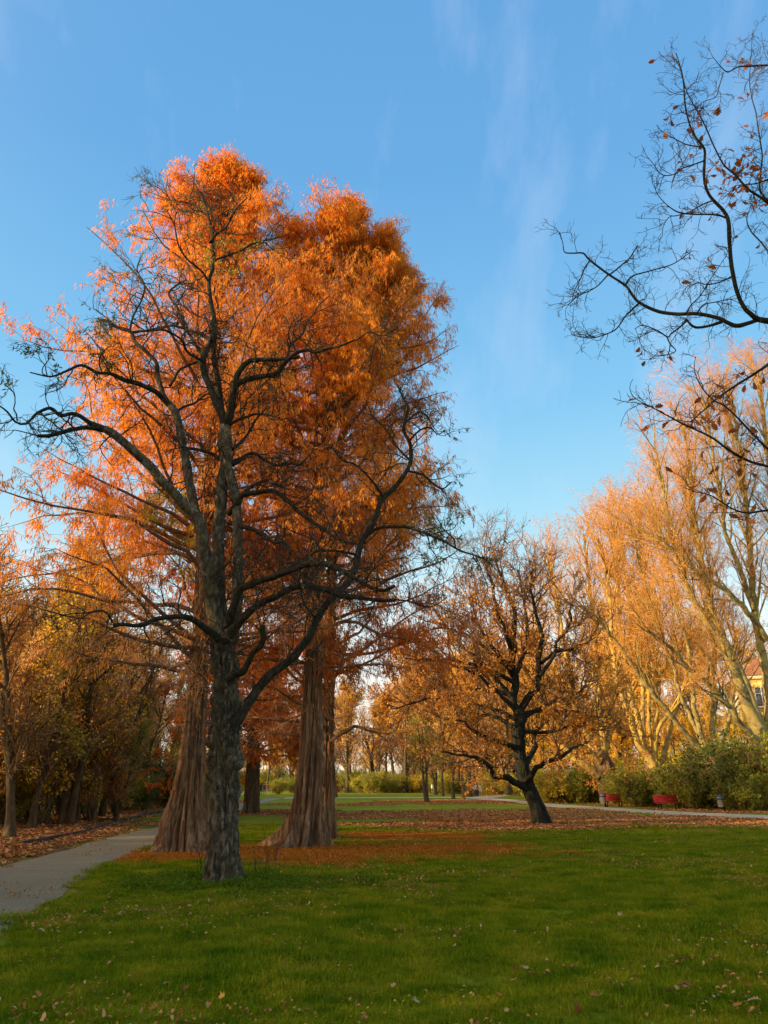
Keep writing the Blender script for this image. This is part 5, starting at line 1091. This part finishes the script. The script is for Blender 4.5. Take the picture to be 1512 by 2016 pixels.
# small pale and brown leaves strewn over the near lawn, thicker to the lower right
SPt = [leaf_patch(1, .01, .046, M_litter_pale if i % 4 == 0 else M_litter, .28, .04) for i in range(9)]
n_ = 5200; y = 5.6+22*rg.random(n_)**1.5; x = (rg.random(n_)*2-1)*.53*y
pr = .10+.55*np.clip((x/y-.05)/.4, 0, 1)*np.clip((9.5-y)/3, 0, 1)+.35*np.clip((y-19)/6, 0, 1)+.15*(x/y < -.35)
lp, left, rp = masks(x, y); k = (rg.random(n_) < pr) & ~left; x, y, lpk = x[k], y[k], lp[k]; k = ~lpk | (rg.random(len(x)) < .3); x, y = x[k], y[k]
scatter('strewn_leaves', np.column_stack([x, y, np.full(len(x), .035)]), rg.random(len(x))*6.28, rg.uniform(.4, 1.1, len(x)), rg.integers(0, 9, len(x)), SPt, kind='stuff', label='small leaves strewn over the lawn')
CR = [leaf_patch(26, .7, .028, M_litter, .5, .05) for _ in range(4)]
n_ = 2600; y = 5.4+30*rg.random(n_)**1.3; x = (rg.random(n_)*2-1)*.54*y; lp, left, rp = masks(x, y)
k = ~left & ~rp & (rg.random(n_) < np.clip(.42+1.6*fbm(np.stack([x*.45, y*.45, x*0], 1), 83, 3), .03, 1)) & (~lp | (rg.random(n_) < .5)) & (rg.random(n_) < np.where(y > 9.5, .8, np.where(x > 1.5, .45, .12))); x, y = x[k], y[k]
scatter('leaf_crumbs', np.column_stack([x, y, x*0+.022*(~lp[k])]), rg.random(len(x))*6.28, rg.uniform(.7, 1.2, len(x)), rg.integers(0, 4, len(x)), CR, kind='stuff', label='brown leaf crumbs caught in the lawn')
# herbs at the foot of the old tree
def herb(n, r):
    S = np.column_stack([rg.normal(0, r*.45, (n, 2)), np.abs(rg.normal(.05, .035, n))]); D = np.column_stack([rg.normal(0, 1, (n, 2)), rg.uniform(.0, .8, n)])
    V, F = leaf_quads(rg, S, D, rg.uniform(.03, .065, n), .03); return bpy.data.objects.new('herb', mesh('herb', [(V, F, 0)], M_weed))
HP = [herb(170, .28) for _ in range(3)]
n_ = 70; a = rg.random(n_)*6.28; rr = np.abs(rg.normal(.9, .5, n_)); x = BL[0]+np.cos(a)*rr*1.25+.15; y = BL[1]-.35+np.sin(a)*rr*.75
k = np.hypot(x-BL[0], y-BL[1]) > .45; x, y = x[k], y[k]
scatter('ground_ivy', np.column_stack([x, y, x*0]), rg.random(len(x))*6.28, rg.uniform(.7, 1.2, len(x)), rg.integers(0, 3, len(x)), HP, kind='stuff', label='bright green herbs around the foot of the dark tree')
for i, (px, py, n_, hgt, lab) in enumerate([(538, 1700, 7, 1.0, 'dark bare sapling shoots right of the dark trunk foot'), (505, 1728, 5, .6, 'short bare shoots close to the right of the dark trunk'), (388, 1722, 4, .6, 'bare brown stalks left of the dark trunk foot'), (402, 1716, 4, .8, 'taller bare stalk touching the left of the dark trunk')]):
    b = G(px, py); t = thing('sapling', lab, 'sapling', b)
    S = np.column_stack([rg.normal(0, .10, (n_, 2)), np.zeros(n_)]); p_, r_ = grow(rg, S, np.column_stack([rg.normal(0, .12, (n_, 2)), np.ones(n_)]), hgt*rg.uniform(.5, 1.1, n_), .006, .0025, 6, .08)
    tw, bs = levels(rg, (p_, r_), [dict(per=5, len=.22, ang=40, r=.003, r1=.002, n=3, wob=.15, rmin=.003)])
    link('stem', mesh('sapling_stem', [(*tubes(p_, r_, 5), 0)], M_twig_dark), t); link('twigs', mesh('sapling_twigs', tw, M_twig_dark), t, kind='stuff')
# the larger leaves one can pick out on the near lawn
def maple(rg):
    a_ = [90, 62, 48, 30, 12, -8, -40, -75]; r_ = [.62, .26, .52, .24, .46, .2, .3, .12]
    P_ = [(0, 0, 0)]; ang_ = [x for x in a_]+[180-x for x in a_[::-1][0:]]; rad_ = r_+r_[::-1]
    for A_, r0 in zip(ang_, rad_): P_.append((r0*cos(R(A_)), r0*sin(R(A_)), .30*r0*r0*rg.uniform(.2, 2)+rg.uniform(0, .05)))
    n_ = len(P_)-1; F = [(0, i, i+1) for i in range(1, n_)]; V = np.array(P_, float)
    V = np.vstack([V, [(-.012, 0, 0), (.012, 0, 0), (.03, -.55, .03)]]); F.append((n_+1, n_+3, n_+2)); return V, np.array(F)
M_ly = leafmat('yellow fallen maple leaf', [(.60, .30, .05), (.70, .40, .08)], .2); M_lo = leafmat('orange brown fallen leaf', [(.42, .16, .04), (.52, .22, .06)], .2); M_lb = leafmat('brown curled leaf', [(.22, .08, .03), (.34, .14, .06)], .2); M_lp = leafmat('pale tan leaf', [(.46, .31, .14), (.54, .38, .19)], .2)
mats_ = {'y': M_ly, 'o': M_lo, 'b': M_lb, 'p': M_lp}
MM = {k: [mesh('fallen_leaf', [(*maple(rg), 0)], mats_[k]) for _ in range(2)]+[mesh('fallen_leaf', [(*oakleaf(rg), 0)], mats_[k])] for k in mats_}
FL = [(292, 1823, 'y', .17, 'bright yellow maple leaf alone on the grass left of centre'), (91, 1833, 'o', .15, 'orange leaf of the pair near the path edge, upper one'), (91, 1853, 'p', .17, 'pale tan leaf just below the orange one near the path'),
 (219, 1828, 'o', .10, 'small orange leaf left of the bright yellow maple leaf'), (236, 1900, 'y', .12, 'yellow leaf standing up in the grass below the bright maple leaf'), (68, 1969, 'o', .13, 'orange leaf in the lower left corner grass'),
 (300, 2009, 'o', .20, 'large orange brown leaf on the bottom edge of the picture'), (364, 1967, 'b', .14, 'dark brown leaf on the lower lawn left of centre'), (317, 1958, 'p', .12, 'pale leaf just left of the dark brown one'), (436, 1985, 'y', .13, 'yellowish leaf low in the grass right of the dark brown one'),
 (274, 1945, 'b', .10, 'small brown leaf on the lower left lawn'), (901, 1763, 'o', .16, 'lone orange brown leaf on the middle of the lawn'), (1220, 1814, 'p', .15, 'whitish curled leaf on the lawn right of centre'), (1136, 1921, 'p', .15, 'pale tan star shaped leaf on the lower lawn'),
 (1000, 1928, 'o', .14, 'reddish tan leaf on the lower lawn centre right'), (1038, 1925, 'p', .14, 'beige leaf right of the reddish tan one'), (1269, 1909, 'y', .14, 'yellow brown leaf on the lower right lawn'), (1328, 1872, 'p', .15, 'pale pinkish leaf among the lower right leaves'),
 (1345, 1877, 'o', .12, 'orange leaf touching the pale pinkish one'), (1340, 1906, 'b', .17, 'dark brown curled leaf lower right'), (1326, 1960, 'b', .20, 'large dark brown leaf of the heap at lower right'), (1318, 1974, 'b', .16, 'brown leaf just under the large dark one'),
 (1380, 1953, 'y', .13, 'yellow leaf right of the large dark brown one'), (1425, 1978, 'p', .20, 'pale tan leaf near the bottom right corner'), (1478, 1962, 'y', .15, 'yellow leaf near the right bottom edge'), (1452, 2003, 'o', .19, 'orange leaf in the bottom right corner'),
 (1466, 1994, 'p', .17, 'tan leaf above the orange one in the bottom right corner'), (1142, 2011, 'b', .17, 'rusty leaf cut by the bottom edge right of centre'), (780+10, 1838, 'b', .09, 'tiny brown leaf on the lawn centre'), (1086, 1830, 'p', .12, 'small tan leaf left of the whitish curled one'),
 (1450, 1838, 'p', .12, 'pale small leaf at mid right lawn'), (1270, 1653+5, 'p', .22, 'pale leaf at the upper edge of the lawn by the litter'), (1285, 1662, 'p', .20, 'second pale leaf at the upper edge of the lawn'), (820, 1995, 'p', .14, 'whitish leaf on the lawn at the bottom left of centre'), (776, 1961, 'p', .12, 'small whitish leaf above it on the lawn'), (1190, 1996, 'o', .15, 'orange brown leaf on the lower lawn beside the rusty one'), (1400, 1905, 'b', .12, 'brown leaf at lower right near the dark curled one'), (1432, 1930, 'o', .13, 'small orange leaf above the tan bottom right leaf')]
for i, (px, py, k, s, lab) in enumerate(FL):
    b = G(px, py); b[2] = .075 if py > 1700 else .05
    o = link('fallen_leaf', MM[k][i % 3], loc=b, label=lab, category='leaf', group='larger fallen leaves on the near lawn')
    o.rotation_euler = (rg.normal(0, .35)+.25, rg.normal(0, .3), rg.random()*6.28); o.scale = (s*.62,)*3
# ------------------------------------------------------------------ benches, bins
def bx(cx, cy, cz, sx, sy, sz): return (*bbox_parts(cx, cy, cz, sx, sy, sz), 0)
def rotx(p_, a, y0, z0):
    V = p_[0].copy(); y = V[:, 1]-y0; z = V[:, 2]-z0; V[:, 1] = y0+y*cos(a)-z*sin(a); V[:, 2] = z0+y*sin(a)+z*cos(a); return (V, p_[1], p_[2])
sl_seat = mesh('bench_slat', [bx(0, 0, 0, 2.0, .085, .035)], M_red)
bev = None
def bench(lab, px, py, Y, rz, sc_):
    b = P(px, py, Y); b[2] = 0; t = thing('park_bench', lab, 'bench', b, rz, 'red park benches by the path')
    for i in range(4):
        o = link('seat_slat', sl_seat, t, (0, -.22+i*.12, .46+.004*i))
    for i in range(5):
        o = link('back_slat', sl_seat, t, (0, .235+.04*i, .56+i*.105)); o.rotation_euler = (R(72), 0, 0)
    for s_ in (-1, 1):
        x0 = s_*.72
        link('leg', mesh('bench_leg', [bx(x0, -.18, .21, .06, .07, .42), bx(x0, .17, .21, .06, .07, .42), bx(x0, 0, .425, .055, .46, .035), bx(x0, 0, .03, .07, .5, .06), rotx(bx(x0, .27, .68, .05, .04, .54), R(-18), .22, .44)], M_iron), t)
    t.scale = (sc_,)*3
    return t
bench('red slatted bench beside the burly plane trunk and the blue topped bin', 1208, 1589, 60.5, R(20), .86)
bench('red slatted bench standing alone before the dark gap in the shrubs', 1317, 1594, 53.5, R(14), .88)
def lathe(prof, k=16, cap=True):
    a = np.arange(k)*2*pi/k; V = np.array([[r*cos(x), r*sin(x), z] for r, z in prof for x in a]); n_ = len(prof)
    F = np.array([[i*k+j, i*k+(j+1) % k, (i+1)*k+(j+1) % k, (i+1)*k+j] for i in range(n_-1) for j in range(k)]); return (V, F, 0)
def bin_(lab, px, py, Y, dx=0, tall=1.0):
    b = P(px, py, Y); b[2] = 0; t = thing('litter_bin', lab, 'bin', b, R(12), 'litter bins by the path'); t.scale = (.85, .85, .85)
    link('body', mesh('bin_body', [lathe([(.005, .30), (.19, .30), (.205, .36), (.215, .92), (.225, .93), (.225, .96), (.20, .96), (.195, .5), (.005, .49)])], M_zinc, False), t)
    link('rim', mesh('bin_rim', [lathe([(.222, .80), (.236, .80), (.236, .93), (.222, .93)])], M_blue), t)
    link('lid', mesh('bin_lid', [lathe([(.25, 1.02), (.25, 1.045), (.18, 1.11), (.01, 1.13)])], M_blue), t)
    link('post', mesh('bin_post', [bx(.27, .05, .58, .06, .06, 1.16), bx(.235, .03, .55, .10, .05, .05), bx(.235, .03, .85, .10, .05, .05)], M_iron), t)
    for s_ in (-1, 1): link('lid_bracket', mesh('lid_bracket', [bx(s_*.2, 0, .99, .02, .03, .09)], M_iron), t)
bin_('grey bin with blue lid on a post left of the first red bench', 1188, 1587, 60.0)
bin_('grey bin with blue rim standing alone before the dark shrubs', 1421, 1597, 50.3)
# ------------------------------------------------------------------ people
M_skin = flat('skin', (.5, .3, .2), .6); M_hairm = flat('brown hair', (.06, .035, .02), .8); M_white = flat('white jacket cloth', (.72, .70, .66), .9); M_cream = flat('cream coat cloth', (.66, .58, .46), .9)
M_black = flat('black cloth', (.015, .015, .02), .9); M_navy = flat('navy cloth', (.03, .04, .10), .9); M_crim = flat('pink red cloth', (.50, .05, .10), .9); M_purp = flat('purple cloth', (.22, .03, .20), .9); M_beige = flat('beige trousers', (.42, .34, .26), .9); M_green_ = flat('grey green cloth', (.12, .16, .13), .9)
def person(lab, pos, rz, top, low, hair=M_hairm, H=1.7, coat=.86, stride=.16, group=None):
    t = thing('person', lab, 'person', pos, rz, group)
    J = {'pel': (0, 0, .93), 'wa': (0, .01, 1.07), 'ch': (0, .0, 1.27), 'ne': (0, .01, 1.43), 'hb': (0, -.01, 1.50), 'hd': (0, -.02, 1.585), 'ht': (0, -.005, 1.66)}
    V = [J[k_] for k_ in ('pel', 'wa', 'ch', 'ne', 'hb', 'hd', 'ht')]; Rr = [.135, .115, .135, .055, .06, .088, .05]; E = [(i, i+1) for i in range(6)]
    for s_ in (-1, 1):
        sw = s_*stride; n0 = len(V)
        V += [(s_*.095, 0, .88), (s_*.105, -sw*.45-.02, .50), (s_*.105, -sw+.03, .10), (s_*.11, -sw-.11, .035)]; Rr += [.092, .062, .042, .038]; E += [(0, n0), (n0, n0+1), (n0+1, n0+2), (n0+2, n0+3)]
        n0 = len(V); V += [(s_*.175, 0, 1.37), (s_*.225, sw*.25+.02, 1.10), (s_*.22, sw*.7-.06, .86), (s_*.215, sw*.75-.09, .78)]; Rr += [.058, .046, .034, .030]; E += [(2, n0), (n0, n0+1), (n0+1, n0+2), (n0+2, n0+3)]
    me = bpy.data.meshes.new('person_body'); me.from_pydata([tuple(v) for v in V], E, []); o = link('body', me, t)
    for m_ in (low, top, M_skin, M_black): me.materials.append(m_)
    md = o.modifiers.new('skin', 'SKIN')
    for i, r in enumerate(Rr): me.skin_vertices[0].data[i].radius = (r, r*.82)
    me.skin_vertices[0].data[0].use_root = True
    o.modifiers.new('sub', 'SUBSURF').render_levels = 1; o.modifiers['sub'].levels = 1
    dg = bpy.context.evaluated_depsgraph_get(); ev = o.evaluated_get(dg); nm = bpy.data.meshes.new_from_object(ev); o.modifiers.clear(); o.data = nm
    nm.materials.clear()
    for m_ in (low, top, M_skin, M_black): nm.materials.append(m_)
    for p_ in nm.polygons:
        z = p_.center[2]; ax = abs(p_.center[0])
        p_.material_index = 3 if z < .075 else (2 if (z > 1.455 or (z < .80 and ax > .185)) else (1 if (z > coat or ax > .185) else 0)); p_.use_smooth = True
    hv = lathe([(.01, 1.70), (.06, 1.692), (.088, 1.65), (.096, 1.60), (.09, 1.55)], 12); hv[0][:, 1] = hv[0][:, 1]*1.05+.018
    link('hair', mesh('hair', [hv], hair, True), t); t.scale = (H/1.70,)*3
    return t
def gp(px, Y): b = P(px, 1560, Y); b[2] = 0; return b
person('walker in a white jacket and black trousers, left one of the couple beyond the oak', gp(936.5, 106), R(185)+.0, M_white, M_black)
person('walker in dark clothes half hidden between the two pale dressed walkers', gp(940.5, 108), R(170), M_black, M_black, H=1.62)
person('walker in a cream coat and beige trousers, right one of the couple', gp(945.5, 106), R(178), M_cream, M_beige, H=1.62, coat=.62)
person('distant walker in navy on the far left path', gp(520.5, 118), R(10), M_navy, M_navy)
person('distant dark dressed walker left of the navy one', gp(513.5, 112), R(5), M_black, M_black)
person('distant walker in a pink red jacket on the far left path', gp(526.5, 118), R(0), M_crim, M_beige)
person('distant walker in a purple coat with pale trousers across the lawn', gp(795.5, 150), R(90), M_purp, M_white, coat=.7, stride=.25)
person('distant dark figure close behind the purple coat', gp(799.5, 153), R(95), M_black, M_navy, H=1.6)
person('distant figure in white standing at the hedge beyond the lawn', gp(818.5, 152), R(70), M_white, M_white)
person('distant figure in grey and white between two trunks', gp(850.5, 140), R(100), M_white, M_green_)
# ------------------------------------------------------------------ cars and far road
M_carw = flat('white car paint', (.75, .76, .78), .3, spec=.5); M_card = flat('dark car paint', (.03, .04, .05), .3, spec=.5); M_glass = flat('dark car glass', (.03, .04, .05), .08, spec=.8); M_tyre = flat('tyre rubber', (.02, .02, .02), .8); M_lamp = flat('red lamp glass', (.4, .02, .02), .3)
def car(lab, pos, rz, paint):
    t = thing('parked_car', lab, 'car', pos, rz, 'cars parked beyond the lawn')
    prof = [(-2.15, .35), (-2.2, .62), (-2.1, .86), (-1.75, .92), (-1.25, .97), (1.0, .95), (1.75, .86), (2.12, .70), (2.2, .5), (2.12, .3), (-2.0, .26)]
    def ext(pr, w, wt=None, z0=.9):
        n_ = len(pr); V = [(x, s_*(w if (wt is None or z < z0) else wt), z) for s_ in (-1, 1) for x, z in pr]
        F = [(i, (i+1) % n_, n_+(i+1) % n_, n_+i) for i in range(n_)]; return np.array(V, float), F, n_
    me = bpy.data.meshes.new('car_body'); V, F, n_ = ext(prof, .88); me.from_pydata(V.tolist(), [], F+[tuple(range(n_))[::-1], tuple(range(n_, 2*n_))]); me.materials.append(paint); link('body', me, t)
    cab = [(-1.85, .92), (-1.35, 1.40), (-.2, 1.47), (.35, 1.42), (1.1, .94)]
    me = bpy.data.meshes.new('car_glass'); V, F, n_ = ext(cab, .80, .62, 1.2); me.from_pydata(V.tolist(), [], F+[tuple(range(n_))[::-1], tuple(range(n_, 2*n_))]); me.materials.append(M_glass); link('window', me, t)
    rf = [(-1.4, 1.41), (-.2, 1.485), (.38, 1.43), (.35, 1.40), (-.2, 1.44), (-1.36, 1.38)]
    me = bpy.data.meshes.new('car_roof'); V, F, n_ = ext(rf, .66); me.from_pydata(V.tolist(), [], F+[tuple(range(n_))[::-1], tuple(range(n_, 2*n_))]); me.materials.append(paint); link('roof', me, t)
    for x0 in (-1.35, 1.35):
        for s_ in (-1, 1):
            w_ = lathe([(.01, -.1), (.31, -.1), (.33, -.06), (.33, .06), (.31, .1), (.01, .1)], 16); Vv = w_[0]; Vv = np.column_stack([Vv[:, 0]+x0, Vv[:, 2]+s_*.82, Vv[:, 1]+.33])
            wh = link('wheel', mesh('wheel', [(Vv, w_[1], 0)], M_tyre), t)
            w_ = lathe([(.01, .105), (.18, .105), (.2, .09)], 12)[0]; Vv = np.column_stack([w_[:, 0]+x0, s_*(w_[:, 2])+s_*.82, w_[:, 1]+.33]); link('rim', mesh('rim', [(Vv, lathe([(.01, .105), (.18, .105), (.2, .09)], 12)[1], 0)], M_zinc), wh)
    for s_ in (-1, 1): link('taillight', mesh('taillight', [bx(-2.17, s_*.68, .72, .06, .26, .14)], M_lamp), t); link('headlight', mesh('headlight', [bx(2.12, s_*.62, .66, .08, .32, .13)], M_white), t)
    return t
car('white car parked beyond the lawn behind the paired trunks', gp(676, 185), R(168), M_carw)
car('dark car parked beyond the lawn right of the white one', gp(712, 190), R(100), M_card)
car('dark car mostly hidden behind the twin stemmed redwood', gp(648, 188), R(175), M_card)
m_road = pathmat('asphalt', (.05, .05, .05), (.07, .07, .07), (.09, .09, .09))
V, F, _, _ = strip([(-60, 196, 0), (60, 196, 0)], [(-60, 182, 0), (60, 182, 0)], .02, wob=0)
link('road', mesh('road', [(V, F, 0)], m_road), kind='structure', label='road beyond the far lawn where cars are parked')
# ------------------------------------------------------------------ yellow house behind the leaning plane tree
M_yel = flat('yellow plaster', (.66, .44, .12), .9, var=.08); M_roof = flat('red roof tiles', (.42, .16, .06), .8, var=.2); M_frame = flat('white window frame', (.78, .76, .70), .6); M_pane = flat('window glass', (.10, .13, .16), .1, spec=.8); M_trim = flat('pale cornice stone', (.62, .52, .34), .8)
hb = P(1497, 1560, 84); hb[2] = 0
t = thing('house', 'yellow plastered house with white framed windows and red roof behind the leaning plane tree', 'house', hb, R(-14))
HW, HD, HH = 15., 11., 12.2
link('wall', mesh('house_wall', [bx(HW/2, HD/2, HH/2, HW, HD, HH)], M_yel), t)
rf = link('roof', None, t) if False else None
V = np.array([(-.5, -.5, HH+.35), (HW+.5, -.5, HH+.35), (HW+.5, HD+.5, HH+.35), (-.5, HD+.5, HH+.35), (3.4, HD/2, HH+3.4), (HW-3.4, HD/2, HH+3.4)], float)
me = bpy.data.meshes.new('house_roof'); me.from_pydata(V.tolist(), [], [(0, 1, 5, 4), (1, 2, 5), (2, 3, 4, 5), (3, 0, 4), (3, 2, 1, 0)]); me.materials.append(M_roof); link('roof', me, t)
link('cornice', mesh('cornice', [bx(HW/2, HD/2, HH+.15, HW+.7, HD+.7, .34), bx(HW/2, -.04, 9.0, HW+.1, .12, .22), bx(HW/2, -.04, 5.0, HW+.1, .12, .22)], M_trim), t)
for fl in range(3):
    for k_ in range(5):
        x0, z0 = 1.6+k_*2.95, 2.3+fl*3.95+(.1 if fl else 0); f_ = []
        for dx in (-.62, 0, .62): f_.append(bx(x0+dx, -.07, z0, .09, .10, 2.1))
        for dz in (-1.0, .35, 1.0): f_.append(bx(x0, -.065, z0+dz, 1.33, .09, .09))
        w_ = link('window', mesh('window_frame', f_, M_frame), t)
        for dx in (-.31, .31):
            link('pane', mesh('pane', [bx(x0+dx, -.02, z0-.32, .54, .04, 1.25)], M_pane), w_); link('pane', mesh('pane', [bx(x0+dx, -.02, z0+.68, .54, .04, .56)], M_pane), w_)
        link('sill', mesh('sill', [bx(x0, -.10, z0-1.1, 1.5, .22, .09)], M_trim), w_)
for k_ in range(3):
    for fl in range(3):
        y0, z0 = 2.2+k_*3.2, 2.3+fl*3.95; w_ = link('window', mesh('window_frame', [bx(-.05, y0+d, z0, .10, .09, 2.1) for d in (-.55, 0, .55)]+[bx(-.055, y0, z0+d, .09, 1.2, .09) for d in (-1, .35, 1)], M_frame), t)
        link('pane', mesh('pane', [bx(-.02, y0, z0, .04, 1.1, 1.95)], M_pane), w_)
# low timber edging along the bank left of the path and a dark board fence far left
EDG = [G(45, 1665), G(110, 1652), G(170, 1640), G(225, 1622), G(262, 1612), G(300, 1603), G(335, 1597)]
pl = resample(np.array([[*p_, 0] for p_ in EDG]), .5); M_edge = flat('weathered dark timber', (.05, .04, .028), .9, var=.3)
t = thing('bank_edging', 'dark timber edging along the leafy bank left of the path', 'edging', EDG[0])
for i in range(0, len(pl)-4, 4):
    a, b = pl[i, :3], pl[min(i+4, len(pl)-1), :3]; d = b-a; ln = np.linalg.norm(d[:2]); V, F = bbox_parts(ln/2, 0, .03, ln*.985, .09, .17)
    o = link('plank', mesh('plank', [(V, F, 0)], M_edge), t, a-EDG[0]); o.rotation_euler = (0, 0, math.atan2(d[1], d[0]))
